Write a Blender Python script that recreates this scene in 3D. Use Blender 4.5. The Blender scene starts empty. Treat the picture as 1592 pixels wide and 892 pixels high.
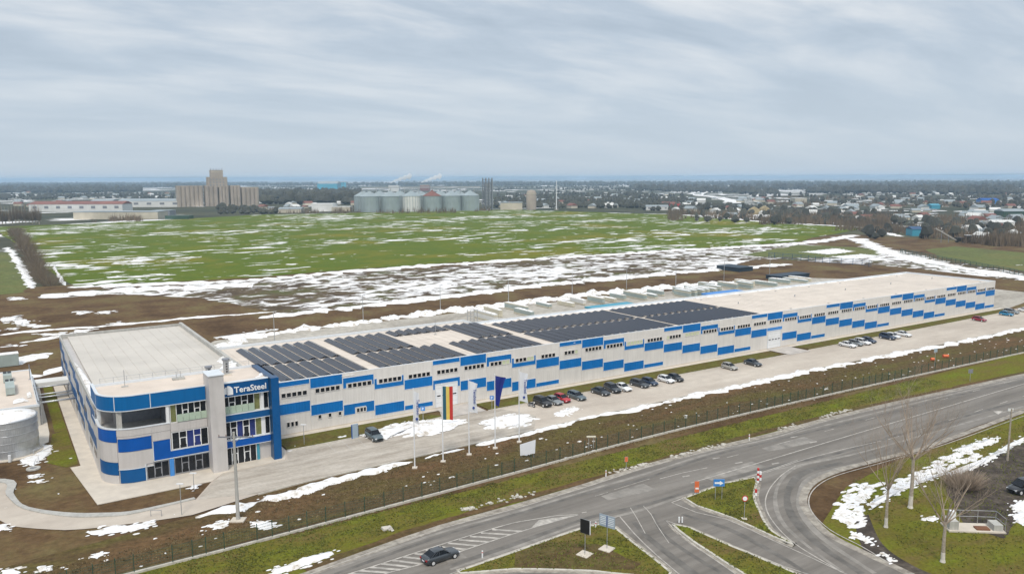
import bpy, bmesh, math, random
from mathutils import Vector, Matrix, noise
from mathutils.geometry import tessellate_polygon
random.seed(7)
S = bpy.context.scene
COL = S.collection
R = math.radians
# ------------------------------------------------------------------ camera
FPX, CXP, CYP = 1247.7, 796.0, 446.0          # focal length and centre in photo pixels
PIT, AZ, ROLL, HC = 0.13503, 0.99222, 0.0035, 44.0
cam = bpy.data.cameras.new('camera'); camo = bpy.data.objects.new('camera', cam); COL.objects.link(camo)
cam.sensor_width = 36.0; cam.lens = FPX/1592*36.0; cam.clip_start = 0.5; cam.clip_end = 90000
camo.matrix_world = (Matrix.Translation((0, 0, HC)) @ Matrix.Rotation(AZ-math.pi/2, 4, 'Z')
                     @ Matrix.Rotation(math.pi/2-PIT, 4, 'X') @ Matrix.Rotation(-ROLL, 4, 'Z'))
S.camera = camo
S.cycles.volume_bounces = 3
# ------------------------------------------------------------------ light
S.view_settings.view_transform = 'Standard'; S.view_settings.look = 'None'
S.view_settings.exposure = 0.65; S.view_settings.gamma = 1.0
SUN_EL, SUN_AZ = R(54), R(212)                 # azimuth clockwise from +Y
W = bpy.data.worlds.new('World'); S.world = W; W.use_nodes = True
nt = W.node_tree; nt.nodes.clear()
def nd(t, ty, **k):
    n = t.nodes.new(ty)
    for a, b in k.items():
        if a.startswith('i_'): n.inputs[a[2:].replace('_', ' ')].default_value = b
        else: setattr(n, a, b)
    return n
def ramp(t, stops, src=None, interp='LINEAR'):
    n = t.nodes.new('ShaderNodeValToRGB'); n.color_ramp.interpolation = interp
    e = n.color_ramp.elements
    while len(e) < len(stops): e.new(0.5)
    for q, (p, c) in zip(e, stops):
        q.position = p; q.color = (c, c, c, 1) if isinstance(c, (int, float)) else (*c, 1)
    if src is not None: t.links.new(src, n.inputs[0])
    return n
def mixc(t, fac, a, b, mode='MIX'):
    n = t.nodes.new('ShaderNodeMix'); n.data_type = 'RGBA'; n.blend_type = mode
    for i, v in ((0, fac), (6, a), (7, b)):
        if isinstance(v, (int, float)): n.inputs[i].default_value = v
        elif isinstance(v, tuple): n.inputs[i].default_value = (*v, 1)
        else: t.links.new(v, n.inputs[i])
    return n.outputs[2]
sky = nd(nt, 'ShaderNodeTexSky', sky_type='NISHITA', sun_disc=False, sun_elevation=SUN_EL, sun_rotation=SUN_AZ)
tc = nd(nt, 'ShaderNodeTexCoord')
sep = nd(nt, 'ShaderNodeSeparateXYZ'); nt.links.new(tc.outputs['Generated'], sep.inputs[0])
# cloud layer seen in perspective: direction divided by height, so that streaks flatten towards the horizon
den = nd(nt, 'ShaderNodeMath', operation='MAXIMUM'); nt.links.new(sep.outputs[2], den.inputs[0]); den.inputs[1].default_value = 0.0
add = nd(nt, 'ShaderNodeMath', operation='ADD'); nt.links.new(den.outputs[0], add.inputs[0]); add.inputs[1].default_value = 0.17
dx = nd(nt, 'ShaderNodeMath', operation='DIVIDE'); nt.links.new(sep.outputs[0], dx.inputs[0]); nt.links.new(add.outputs[0], dx.inputs[1])
dy = nd(nt, 'ShaderNodeMath', operation='DIVIDE'); nt.links.new(sep.outputs[1], dy.inputs[0]); nt.links.new(add.outputs[0], dy.inputs[1])
cmb = nd(nt, 'ShaderNodeCombineXYZ'); nt.links.new(dx.outputs[0], cmb.inputs[0]); nt.links.new(dy.outputs[0], cmb.inputs[1])
mp = nd(nt, 'ShaderNodeMapping'); nt.links.new(cmb.outputs[0], mp.inputs[0]); mp.inputs['Rotation'].default_value = (0, 0, R(90)-AZ+0.02)
mp.inputs['Scale'].default_value = (0.62, 1.35, 1)
n1 = nd(nt, 'ShaderNodeTexNoise', i_Scale=1.5, i_Detail=8.0, i_Roughness=0.56, i_Distortion=0.25); nt.links.new(mp.outputs[0], n1.inputs[0])
cl = ramp(nt, [(0.35, (0.30, 0.355, 0.42)), (0.45, (0.36, 0.415, 0.48)), (0.54, (0.465, 0.50, 0.54)), (0.64, (0.58, 0.595, 0.61))], n1.outputs[0])
hz = ramp(nt, [(0.0, 1.0), (0.07, 0.72), (0.2, 0.12), (0.32, 0.0)], sep.outputs[2])
c2 = mixc(nt, hz.outputs[0], cl.outputs[0], (0.385, 0.445, 0.51))
zen = ramp(nt, [(0.0, 1.0), (0.25, 1.02), (1.0, 1.45)], sep.outputs[2])
c3 = mixc(nt, 1.0, c2, zen.outputs[0], 'MULTIPLY')
bgc = nd(nt, 'ShaderNodeBackground', i_Strength=0.93); nt.links.new(c3, bgc.inputs[0])
bgs = nd(nt, 'ShaderNodeBackground', i_Strength=0.06); nt.links.new(sky.outputs[0], bgs.inputs[0])
mxs = nd(nt, 'ShaderNodeMixShader', i_Fac=0.93); nt.links.new(bgs.outputs[0], mxs.inputs[1]); nt.links.new(bgc.outputs[0], mxs.inputs[2])
wo = nd(nt, 'ShaderNodeOutputWorld'); nt.links.new(mxs.outputs[0], wo.inputs[0])
sl = bpy.data.lights.new('sun', 'SUN'); sl.energy = 1.5; sl.angle = R(14); sl.color = (1.0, 0.92, 0.80)
so = bpy.data.objects.new('sun', sl); COL.objects.link(so)
sd = Vector((math.sin(SUN_AZ)*math.cos(SUN_EL), math.cos(SUN_AZ)*math.cos(SUN_EL), math.sin(SUN_EL)))
so.rotation_euler = sd.to_track_quat('Z', 'Y').to_euler(); so.location = (0, 0, 80)

# ------------------------------------------------------------------ survey: photo pixel -> point on a horizontal plane
def ray(px, py):
    u = px-CXP; v = CYP-py; c, s = math.cos(ROLL), math.sin(ROLL)
    u, v = (u*c+v*s)/FPX, (-u*s+v*c)/FPX
    f = math.cos(PIT)+v*math.sin(PIT)
    return (f*math.cos(AZ)+u*math.sin(AZ), f*math.sin(AZ)-u*math.cos(AZ), -math.sin(PIT)+v*math.cos(PIT))
def G(px, py, z=0.0):
    r = ray(px, py); t = (z-HC)/r[2]
    return (r[0]*t, r[1]*t)
def GS(pts, z=0.0): return [G(a, b, z) for a, b in pts]

# ------------------------------------------------------------------ mesh builder
class MB:
    def __init__(s): s.v = []; s.f = []; s.m = []; s.k = 0; s.sm = False
    def face(s, idx): s.f.append(idx); s.m.append(s.k)
    def poly(s, pts):
        b = len(s.v); s.v += [tuple(p) for p in pts]; s.face(list(range(b, b+len(pts))))
    def box(s, x0, y0, z0, x1, y1, z1):
        b = len(s.v)
        s.v += [(x0,y0,z0),(x1,y0,z0),(x1,y1,z0),(x0,y1,z0),(x0,y0,z1),(x1,y0,z1),(x1,y1,z1),(x0,y1,z1)]
        for q in ((0,3,2,1),(4,5,6,7),(0,1,5,4),(1,2,6,5),(2,3,7,6),(3,0,4,7)): s.face([b+i for i in q])
        return s
    def prism(s, pts, z0, z1, top=True, bot=True):
        n = len(pts); b = len(s.v)
        a = sum(pts[i][0]*pts[(i+1)%n][1]-pts[(i+1)%n][0]*pts[i][1] for i in range(n))
        if a < 0: pts = pts[::-1]
        s.v += [(p[0], p[1], z0) for p in pts]+[(p[0], p[1], z1) for p in pts]
        for i in range(n): s.face([b+i, b+(i+1)%n, b+n+(i+1)%n, b+n+i])
        tris = tessellate_polygon([[Vector((p[0], p[1], 0)) for p in pts]])
        for t in tris:
            t = list(t)
            A, B, C = (pts[i] for i in t)
            if (B[0]-A[0])*(C[1]-A[1])-(C[0]-A[0])*(B[1]-A[1]) < 0: t = t[::-1]
            if top: s.face([b+n+i for i in t])
            if bot: s.face([b+i for i in t[::-1]])
        return s
    def prismY(s, pts, y0, y1):            # outline in x,z extruded along y (y0 < y1)
        n = len(pts); b = len(s.v)
        a = sum(pts[i][0]*pts[(i+1)%n][1]-pts[(i+1)%n][0]*pts[i][1] for i in range(n))
        if a < 0: pts = pts[::-1]
        s.v += [(p[0], y0, p[1]) for p in pts]+[(p[0], y1, p[1]) for p in pts]
        for i in range(n): s.face([b+(i+1)%n, b+i, b+n+i, b+n+(i+1)%n][::-1])
        for t in tessellate_polygon([[Vector((p[0], p[1], 0)) for p in pts]]):
            t = list(t); A, B, C = (pts[i] for i in t)
            if (B[0]-A[0])*(C[1]-A[1])-(C[0]-A[0])*(B[1]-A[1]) < 0: t = t[::-1]
            s.face([b+i for i in t]); s.face([b+n+i for i in t[::-1]])
        return s
    def tube(s, p0, p1, r0, r1=None, n=8, caps=True):
        r1 = r0 if r1 is None else r1
        p0 = Vector(p0); p1 = Vector(p1); d = (p1-p0)
        if d.length < 1e-6: return s
        d.normalize(); a = d.orthogonal().normalized(); c = d.cross(a); b = len(s.v)
        for p, r in ((p0, r0), (p1, r1)):
            for i in range(n):
                t = 2*math.pi*i/n; s.v.append(tuple(p+(a*math.cos(t)+c*math.sin(t))*r))
        for i in range(n): s.face([b+i, b+(i+1)%n, b+n+(i+1)%n, b+n+i])
        if caps: s.face([b+i for i in range(n)][::-1]); s.face([b+n+i for i in range(n)])
        return s
    def lathe(s, prof, n=24, c=(0, 0, 0)):   # prof: list of (r,z)
        b = len(s.v)
        for r, z in prof:
            for i in range(n):
                t = 2*math.pi*i/n; s.v.append((c[0]+r*math.cos(t), c[1]+r*math.sin(t), c[2]+z))
        for j in range(len(prof)-1):
            for i in range(n): s.face([b+j*n+i, b+j*n+(i+1)%n, b+(j+1)*n+(i+1)%n, b+(j+1)*n+i])
        return s
    def build(s, name, mat=None, parent=None, smooth=False, loc=None, **props):
        me = bpy.data.meshes.new(name); me.from_pydata(s.v, [], s.f)
        for m in (mat if isinstance(mat, (list, tuple)) else [mat]):
            if m: me.materials.append(m)
        if s.k or any(s.m): me.polygons.foreach_set('material_index', s.m)
        if smooth: me.polygons.foreach_set('use_smooth', [True]*len(me.polygons))
        me.update()
        o = bpy.data.objects.new(name, me); COL.objects.link(o)
        if parent: o.parent = parent
        if loc: o.location = loc
        for k, v in props.items(): o[k] = v
        return o
def thing(name, label, cat, loc=(0, 0, 0), rz=0.0, group=None):
    o = bpy.data.objects.new(name, None); COL.objects.link(o); o.empty_display_size = 0.5
    o.location = loc; o.rotation_euler = (0, 0, rz); o['label'] = label; o['category'] = cat
    if group: o['group'] = group
    return o
def tag(o, label, cat, group=None):
    o['label'] = label; o['category'] = cat
    if group: o['group'] = group
    return o
def kids(o, table): return table.get(o.name, [])
def dup(root, loc, rz=None, label=None, parent=None):
    c = root.copy(); COL.objects.link(c)
    if parent is None:
        c.location = loc
        if rz is not None: c.rotation_euler = (0, 0, rz)
        if label: c['label'] = label
    else: c.parent = parent
    for ch in list(root.children): dup(ch, None, parent=c)
    return c
# ------------------------------------------------------------------ materials
def pbsdf(name):
    m = bpy.data.materials.new(name); m.use_nodes = True; t = m.node_tree
    return m, t, t.nodes['Principled BSDF']
def mat(name, col, rough=0.6, var=0.12, scale=2.0, metal=0.0, bump=0.0, ribs=None, spec=None, streak=0.0):
    m, t, p = pbsdf(name)
    geo = nd(t, 'ShaderNodeTexCoord'); ns = nd(t, 'ShaderNodeTexNoise', i_Scale=scale, i_Detail=5.0, i_Roughness=0.6)
    t.links.new(geo.outputs['Object'], ns.inputs[0])
    lo = tuple(max(0, c*(1-var)) for c in col); hi = tuple(min(1, c*(1+var)) for c in col)
    r = ramp(t, [(0.3, lo), (0.7, hi)], ns.outputs[0]); out = r.outputs[0]
    if streak:
        mpn = nd(t, 'ShaderNodeMapping'); t.links.new(geo.outputs['Object'], mpn.inputs[0]); mpn.inputs['Scale'].default_value = (2.2, 2.2, 0.12)
        n2 = nd(t, 'ShaderNodeTexNoise', i_Scale=1.0, i_Detail=4.0); t.links.new(mpn.outputs[0], n2.inputs[0])
        r2 = ramp(t, [(0.35, 1-streak), (0.62, 1.0)], n2.outputs[0]); out = mixc(t, 1.0, out, r2.outputs[0], 'MULTIPLY')
    t.links.new(out, p.inputs['Base Color'])
    p.inputs['Roughness'].default_value = rough; p.inputs['Metallic'].default_value = metal
    if spec is not None: p.inputs['Specular IOR Level'].default_value = spec
    hgt = None
    if ribs:                                   # profiled sheet: fine relief only
        ax, per = ribs; sx = nd(t, 'ShaderNodeSeparateXYZ'); t.links.new(geo.outputs['Object'], sx.inputs[0])
        ml = nd(t, 'ShaderNodeMath', operation='MULTIPLY'); ml.inputs[1].default_value = 2*math.pi/per
        if ax == 'XY':
            ad = nd(t, 'ShaderNodeMath', operation='ADD'); t.links.new(sx.outputs[0], ad.inputs[0]); t.links.new(sx.outputs[1], ad.inputs[1]); t.links.new(ad.outputs[0], ml.inputs[0])
        else: t.links.new(sx.outputs['XYZ'.index(ax)], ml.inputs[0])
        sn = nd(t, 'ShaderNodeMath', operation='SINE'); t.links.new(ml.outputs[0], sn.inputs[0]); hgt = sn.outputs[0]
    if bump or ribs:
        b = nd(t, 'ShaderNodeBump', i_Strength=0.16 if ribs else bump, i_Distance=0.03 if ribs else 0.05)
        t.links.new(hgt or ns.outputs[0], b.inputs['Height']); t.links.new(b.outputs[0], p.inputs['Normal'])
    return m
def ground_mat(name, cols, s1, s2=None, snow=None, stretch=(1, 1), rough=0.95, bump=0.4, fv=0.3):
    """cols: three colours over large noise; snow=(threshold, scale, sharp, stretch xy)"""
    m, t, p = pbsdf(name); g = nd(t, 'ShaderNodeNewGeometry')
    mpn = nd(t, 'ShaderNodeMapping'); t.links.new(g.outputs['Position'], mpn.inputs[0]); mpn.inputs['Scale'].default_value = (stretch[0], stretch[1], 1)
    a = nd(t, 'ShaderNodeTexNoise', i_Scale=s1, i_Detail=8.0, i_Roughness=0.65); t.links.new(mpn.outputs[0], a.inputs[0])
    r = ramp(t, [(0.33, cols[0]), (0.5, cols[1]), (0.68, cols[2])], a.outputs[0])
    f = nd(t, 'ShaderNodeTexNoise', i_Scale=s2 or 1.4, i_Detail=6.0, i_Roughness=0.7); t.links.new(g.outputs['Position'], f.inputs[0])
    fr = ramp(t, [(0.3, 1-fv), (0.7, 1+fv)], f.outputs[0]); out = mixc(t, 1.0, r.outputs[0], fr.outputs[0], 'MULTIPLY')
    hsrc = f.outputs[0]
    if snow:
        thr, sc, sh, st = snow
        m2 = nd(t, 'ShaderNodeMapping'); t.links.new(g.outputs['Position'], m2.inputs[0]); m2.inputs['Scale'].default_value = (st[0], st[1], 1)
        q = nd(t, 'ShaderNodeTexNoise', i_Scale=sc, i_Detail=6.0, i_Roughness=0.6, i_Distortion=0.6); t.links.new(m2.outputs[0], q.inputs[0])
        q2 = nd(t, 'ShaderNodeTexNoise', i_Scale=sc*0.14, i_Detail=2.0); t.links.new(m2.outputs[0], q2.inputs[0])
        sm = nd(t, 'ShaderNodeMath', operation='MULTIPLY_ADD'); t.links.new(q2.outputs[0], sm.inputs[0]); sm.inputs[1].default_value = 0.55; 
        t.links.new(q.outputs[0], sm.inputs[2])
        sr = ramp(t, [(thr, 0.0), (thr+sh, 1.0)], sm.outputs[0])
        out = mixc(t, sr.outputs[0], out, (0.80, 0.79, 0.79))
    t.links.new(out, p.inputs['Base Color']); p.inputs['Roughness'].default_value = rough; p.inputs['Specular IOR Level'].default_value = 0.06
    if bump:
        b = nd(t, 'ShaderNodeBump', i_Strength=bump, i_Distance=0.12); t.links.new(hsrc, b.inputs['Height']); t.links.new(b.outputs[0], p.inputs['Normal'])
    return m
M = {}
def snow_mat():
    m, t, p = pbsdf('snow'); g = nd(t, 'ShaderNodeNewGeometry'); a = nd(t, 'ShaderNodeTexNoise', i_Scale=0.7, i_Detail=8.0, i_Roughness=0.7); t.links.new(g.outputs['Position'], a.inputs[0])
    r = ramp(t, [(0.33, (0.42, 0.36, 0.29)), (0.42, (0.70, 0.67, 0.63)), (0.50, (0.84, 0.84, 0.85))], a.outputs[0]); t.links.new(r.outputs[0], p.inputs['Base Color']); p.inputs['Roughness'].default_value = .8
    p.inputs['Specular IOR Level'].default_value = .1; b = nd(t, 'ShaderNodeBump', i_Strength=.8, i_Distance=.15); t.links.new(a.outputs[0], b.inputs['Height']); t.links.new(b.outputs[0], p.inputs['Normal']); return m
M['snow'] = snow_mat()
M['paving'] = ground_mat('paving', [(0.42, 0.365, 0.31), (0.51, 0.45, 0.385), (0.60, 0.54, 0.465)], 0.09, 0.5, stretch=(0.3, 1), bump=0.05, rough=0.85, fv=0.07)
M['forecourt'] = ground_mat('forecourt', [(0.31, 0.27, 0.225), (0.44, 0.395, 0.34), (0.55, 0.505, 0.445)], 0.35, 1.8, stretch=(0.25, 1.2), bump=0.1, fv=0.12)
M['paver'] = mat('paver', (0.50, 0.46, 0.42), 0.85, 0.16, 0.5, bump=0.1)
M['slab'] = mat('slab', (0.60, 0.54, 0.46), 0.85, 0.10, 0.6, bump=0.1)
M['kerb'] = mat('kerb', (0.52, 0.49, 0.43), 0.85, 0.2, 1.5, bump=0.1)
M['concrete'] = mat('concrete', (0.46, 0.45, 0.42), 0.85, 0.12, 0.8, bump=0.15, streak=0.15)
M['grey_sheet'] = mat('grey_sheet', (0.70, 0.672, 0.64), 0.45, 0.05, 0.3, ribs=('X', 0.5), streak=0.07)
M['grey_clad'] = mat('grey_clad', (0.55, 0.525, 0.51), 0.45, 0.06, 0.4, ribs=('XY', 0.42), streak=0.08)
M['blue'] = mat('blue', (0.001, 0.150, 0.46), 0.5, 0.10, 0.35, ribs=('X', 0.5), streak=0.08, spec=0.2)
M['blue_clad'] = mat('blue_clad', (0.001, 0.085, 0.38), 0.5, 0.10, 0.35, streak=0.08, spec=0.2)
M['shed_dark'] = mat('shed_dark', (0.012, 0.03, 0.05), 0.6, 0.2, 0.3)
M['blue_sky'] = mat('blue_sky', (0.001, 0.125, 0.36), 0.5, 0.08, 0.3, streak=0.08, spec=0.2)
M['blue_dark'] = mat('blue_dark', (0.004, 0.055, 0.15), 0.35, 0.10, 0.3)
M['blue_mid'] = mat('blue_mid', (0.001, 0.08, 0.25), 0.45, 0.10, 0.3, spec=0.25)
M['trim'] = mat('trim', (0.66, 0.70, 0.74), 0.4, 0.05, 1.0)
M['white'] = mat('white', (0.78, 0.79, 0.80), 0.45, 0.04, 1.0)
M['glass'] = mat('glass', (0.008, 0.010, 0.014), 0.12, 0.3, 0.8, spec=0.35)
M['glass_lit'] = mat('glass_lit', (0.55, 0.60, 0.40), 0.3, 0.2, 2.0)  # window glow painted as a pale green base colour, nothing emits
M['glass_green'] = mat('glass_green', (0.42, 0.52, 0.42), 0.2, 0.12, 0.8)
M['glass_blue'] = mat('glass_blue', (0.015, 0.03, 0.16), 0.15, 0.3, 0.8)
M['roof'] = mat('roof', (0.66, 0.585, 0.51), 0.85, 0.10, 0.10, ribs=('X', 1.1), bump=0.0)
M['roof_tan'] = mat('roof_tan', (0.66, 0.57, 0.49), 0.85, 0.10, 0.25)
M['roof_grey'] = mat('roof_grey', (0.56, 0.525, 0.475), 0.85, 0.10, 0.10)
M['roof_seam'] = mat('roof_seam', (0.53, 0.49, 0.44), 0.85, 0.2, 0.2)
M['cell'] = mat('cell', (0.018, 0.021, 0.034), 0.16, 0.25, 3.0, spec=0.5)
M['rack'] = mat('rack', (0.26, 0.27, 0.30), 0.5, 0.15, 2.0, metal=0.3)
M['galv'] = mat('galv', (0.52, 0.54, 0.56), 0.38, 0.12, 1.0, metal=0.65, ribs=('XY', 0.35))
M['steel'] = mat('steel', (0.45, 0.46, 0.47), 0.45, 0.1, 2.0, metal=0.5)
M['silo'] = mat('silo', (0.40, 0.46, 0.47), 0.45, 0.15, 0.06, metal=0.45)
M['silo_conc'] = mat('silo_conc', (0.42, 0.36, 0.30), 0.9, 0.18, 0.05, streak=0.2)
M['fence'] = mat('fence', (0.03, 0.075, 0.05), 0.5, 0.1, 2.0)
M['bark'] = mat('bark', (0.36, 0.31, 0.25), 0.9, 0.3, 4.0)
M['limewash'] = mat('limewash', (0.62, 0.58, 0.52), 0.9, 0.15, 3.0)
M['twig'] = mat('twig', (0.33, 0.26, 0.20), 0.9, 0.35, 1.0)
M['black'] = mat('black', (0.012, 0.012, 0.013), 0.4, 0.1, 2.0)
M['tyre'] = mat('tyre', (0.02, 0.02, 0.02), 0.8, 0.1, 2.0)
M['rim'] = mat('rim', (0.60, 0.60, 0.60), 0.4, 0.05, 2.0)
M['lamp_white'] = mat('lamp_white', (0.80, 0.82, 0.85), 0.2, 0.02, 2.0)
M['lamp_red'] = mat('lamp_red', (0.35, 0.015, 0.02), 0.2, 0.02, 2.0)
M['paint'] = mat('road_paint', (0.43, 0.40, 0.36), 0.7, 0.38, 1.1)
M['asphalt'] = ground_mat('asphalt', [(0.150, 0.137, 0.122), (0.200, 0.183, 0.164), (0.260, 0.240, 0.216)], 0.22, 1.0, stretch=(0.10, 1.6), bump=0.05, rough=0.85, fv=0.06)
M['asphalt_edge'] = ground_mat('asphalt_edge', [(0.25, 0.22, 0.19), (0.32, 0.29, 0.25), (0.38, 0.35, 0.30)], 0.5, 1.0, bump=0.2, rough=0.95)
M['mud'] = ground_mat('mud', [(0.065, 0.038, 0.020), (0.130, 0.082, 0.042), (0.165, 0.135, 0.058)], 0.06, 0.8, snow=(1.02, 0.30, 0.02, (0.6, 1.2)), bump=0.8)
M['mud_near'] = ground_mat('mud_near', [(0.150, 0.088, 0.045), (0.105, 0.072, 0.034), (0.115, 0.102, 0.030)], 0.10, 1.1, stretch=(0.4, 1.2), bump=0.9, fv=0.42)
M['grass'] = ground_mat('grass', [(0.150, 0.105, 0.042), (0.140, 0.130, 0.022), (0.140, 0.170, 0.016)], 0.18, 2.2, stretch=(0.5, 1.0), bump=0.9)
M['grass_dull'] = ground_mat('grass_dull', [(0.13, 0.095, 0.035), (0.12, 0.105, 0.028), (0.13, 0.14, 0.028)], 0.30, 1.5, bump=0.6)
M['field'] = ground_mat('field', [(0.135, 0.155, 0.012), (0.092, 0.135, 0.012), (0.200, 0.175, 0.018)], 0.012, 0.25, snow=(0.868, 0.095, 0.02, (0.55, 1.25)), bump=0.0, fv=0.15)
M['olive'] = ground_mat('olive', [(0.16, 0.15, 0.055), (0.13, 0.15, 0.05), (0.11, 0.11, 0.05)], 0.03, 0.4, snow=(0.95, 0.06, 0.02, (0.6, 1.3)), bump=0.0)
M['broken_snow'] = ground_mat('broken_snow', [(0.07, 0.05, 0.035), (0.12, 0.09, 0.055), (0.10, 0.11, 0.04)], 0.06, 0.5, snow=(0.745, 0.16, 0.09, (0.8, 1.1)), bump=0.5)
M['far_land'] = ground_mat('far_land', [(0.035, 0.045, 0.03), (0.07, 0.07, 0.045), (0.10, 0.10, 0.06)], 0.004, 0.03, snow=(0.86, 0.009, 0.03, (0.5, 1.4)), bump=0.0)
M['yard'] = ground_mat('yard', [(0.32, 0.29, 0.25), (0.42, 0.39, 0.34), (0.50, 0.47, 0.42)], 0.06, 0.6, stretch=(0.4, 1), bump=0.1)
M['dark_mud'] = ground_mat('dark_mud', [(0.045, 0.038, 0.034), (0.075, 0.062, 0.052), (0.12, 0.10, 0.08)], 0.3, 1.2, bump=0.5)
M['far_tree'] = mat('far_tree', (0.055, 0.055, 0.042), 0.95, 0.45, 0.01)
M['bare_tree'] = mat('bare_tree', (0.17, 0.125, 0.08), 0.95, 0.4, 0.02)
M['curtain'] = mat('curtain', (0.17, 0.18, 0.06), 0.6, 0.3, 2.0)
M['straw'] = mat('straw', (0.30, 0.24, 0.13), 0.95, 0.3, 0.1)
M['panel_green'] = mat('panel_green', (0.36, 0.42, 0.40), 0.5, 0.12, 0.4)
M['panel_cream'] = mat('panel_cream', (0.60, 0.56, 0.44), 0.6, 0.1, 0.4)
M['red_roof'] = mat('red_roof', (0.22, 0.09, 0.07), 0.8, 0.2, 0.05)
M['grey_roof'] = mat('grey_roof', (0.30, 0.34, 0.36), 0.7, 0.15, 0.05)
M['cream_wall'] = mat('cream_wall', (0.55, 0.50, 0.40), 0.85, 0.12, 0.1)
M['white_wall'] = mat('white_wall', (0.68, 0.68, 0.66), 0.8, 0.08, 0.1)
M['navy'] = mat('navy', (0.008, 0.02, 0.20), 0.7, 0.15, 1.0)
M['yellow'] = mat('yellow', (0.75, 0.58, 0.13), 0.7, 0.08, 1.0)
M['red'] = mat('red', (0.55, 0.035, 0.03), 0.6, 0.08, 1.0)
M['flag_blue'] = mat('flag_blue', (0.02, 0.11, 0.16), 0.7, 0.08, 1.0)
M['sign_blue'] = mat('sign_blue', (0.05, 0.24, 0.62), 0.5, 0.08, 1.0)
M['orange'] = mat('orange', (0.72, 0.17, 0.06), 0.6, 0.1, 1.0)
M['flag_white'] = mat('flag_white', (0.72, 0.74, 0.78), 0.8, 0.04, 1.0)
M['pale_blue'] = mat('pale_blue', (0.35, 0.43, 0.50), 0.5, 0.05, 1.0)
M['text_blue'] = mat('text_blue', (0.02, 0.06, 0.30), 0.6, 0.02, 1.0)
M['teal'] = mat('teal', (0.05, 0.30, 0.42), 0.5, 0.1, 1.0)
M['rust'] = mat('rust', (0.16, 0.07, 0.035), 0.9, 0.3, 1.0)

# ------------------------------------------------------------------ setting: ground sheets
def wobble(pts, step=2.0, amp=0.3, seed=0.0, closed=True):
    out = []; n = len(pts)
    for i in range(n if closed else n-1):
        a = Vector(pts[i]); b = Vector(pts[(i+1) % n]); L = (b-a).length; k = max(1, int(L/step))
        nrm = Vector((-(b-a).y, (b-a).x)); nrm = nrm/max(nrm.length, 1e-6)
        for j in range(k):
            p = a.lerp(b, j/k)
            w = (noise.noise(Vector((p.x*0.35/step+seed, p.y*0.35/step, seed)))+0.5*noise.noise(Vector((p.x*1.1/step, p.y*1.1/step+seed, 3)))+0.35*noise.noise(Vector((p.x*2.7/step, p.y*2.7/step+seed, 5))))*amp
            out.append((p.x+nrm.x*w, p.y+nrm.y*w))
    if not closed: out.append(tuple(pts[-1]))
    return out
def sheet(name, pts, z, m, th=0.0, **kw):
    b = MB()
    if th: b.prism(pts, z-th, z, bot=False)
    else:
        n = len(pts); b.v = [(p[0], p[1], z) for p in pts]
        for t in tessellate_polygon([[Vector((p[0], p[1], 0)) for p in pts]]):
            t = list(t); A, B, C = (pts[i] for i in t)
            if (B[0]-A[0])*(C[1]-A[1])-(C[0]-A[0])*(B[1]-A[1]) < 0: t = t[::-1]
            b.face(t)
    return b.build(name, m, kind=kw.get('kind', 'structure'))
def ribbon_pts(pts, w, off=0.0):
    L = []; Rr = []; n = len(pts)
    for i, p in enumerate(pts):
        a = Vector(pts[max(i-1, 0)]); c = Vector(pts[min(i+1, n-1)]); d = (c-a)
        nn = Vector((-d.y, d.x))/max(d.length, 1e-6); ww = w[i] if isinstance(w, (list, tuple)) else w
        L.append((p[0]+nn.x*(off+ww/2), p[1]+nn.y*(off+ww/2))); Rr.append((p[0]+nn.x*(off-ww/2), p[1]+nn.y*(off-ww/2)))
    return L, Rr
def smooth_line(pts, step=1.5):
    out = []; n = len(pts)
    for i in range(n-1):
        p0 = Vector(pts[max(i-1, 0)]); p1 = Vector(pts[i]); p2 = Vector(pts[i+1]); p3 = Vector(pts[min(i+2, n-1)])
        k = max(1, int((p2-p1).length/step))
        for j in range(k):
            t = j/k
            q = 0.5*((2*p1)+(-p0+p2)*t+(2*p0-5*p1+4*p2-p3)*t*t+(-p0+3*p1-3*p2+p3)*t**3)
            out.append(tuple(q))
    out.append(tuple(pts[-1])); return out
def ribbon(b, pts, w, z, th=0.0, off=0.0):
    L, Rr = ribbon_pts(pts, w, off); n = len(pts); k = len(b.v)
    b.v += [(*p, z) for p in L]+[(*p, z) for p in Rr]
    for i in range(n-1): b.face([k+n+i, k+n+i+1, k+i+1, k+i])
    if th:
        k2 = len(b.v); b.v += [(*p, z-th) for p in L]+[(*p, z-th) for p in Rr]
        for i in range(n-1):
            b.face([k+i, k+i+1, k2+i+1, k2+i]); b.face([k+n+i+1, k+n+i, k2+n+i, k2+n+i+1])
        for i in (0, n-1): b.face([k+i, k+n+i, k2+n+i, k2+i])
    return b
gr = MB(); K = 41000.0
gr.poly([(-K, -K, 0), (K, -K, 0), (K, K, 0), (-K, K, 0)]); gr.build('ground', M['far_land'], kind='structure')
sheet('bare_earth', wobble([(-90, 20), (260, 20), (420, 60), (560, 200), (560, 375), (-90, 385)], 12, 4), 0.03, M['mud'])
sheet('meadow', wobble(GS([(-15, 353), (20, 352), (150, 347), (240, 343), (400, 334), (560, 331), (800, 326), (1050, 334), (1200, 346), (1340, 355), (1240, 376), (1100, 385), (800, 403), (560, 418), (400, 432), (105, 446), (60, 400)]), 14, 4, 2.0), 0.12, M['field'])
sheet('pasture', wobble(GS([(1440, 388), (1486, 383), (1592, 393), (1760, 410), (1760, 445), (1592, 422), (1512, 411), (1462, 400)]), 8, 1.5, 5.0), 0.10, M['olive'])
sheet('dry_grass', wobble(GS([(1150, 396), (1240, 381), (1330, 384), (1395, 392), (1330, 402), (1200, 400)]), 6, 3, 6.0), 0.11, M['olive'])
sheet('left_pasture', wobble(GS([(-120, 395), (20, 392), (50, 446), (40, 455), (-120, 470)]), 6, 2, 6.5), 0.10, M['olive'])
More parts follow.
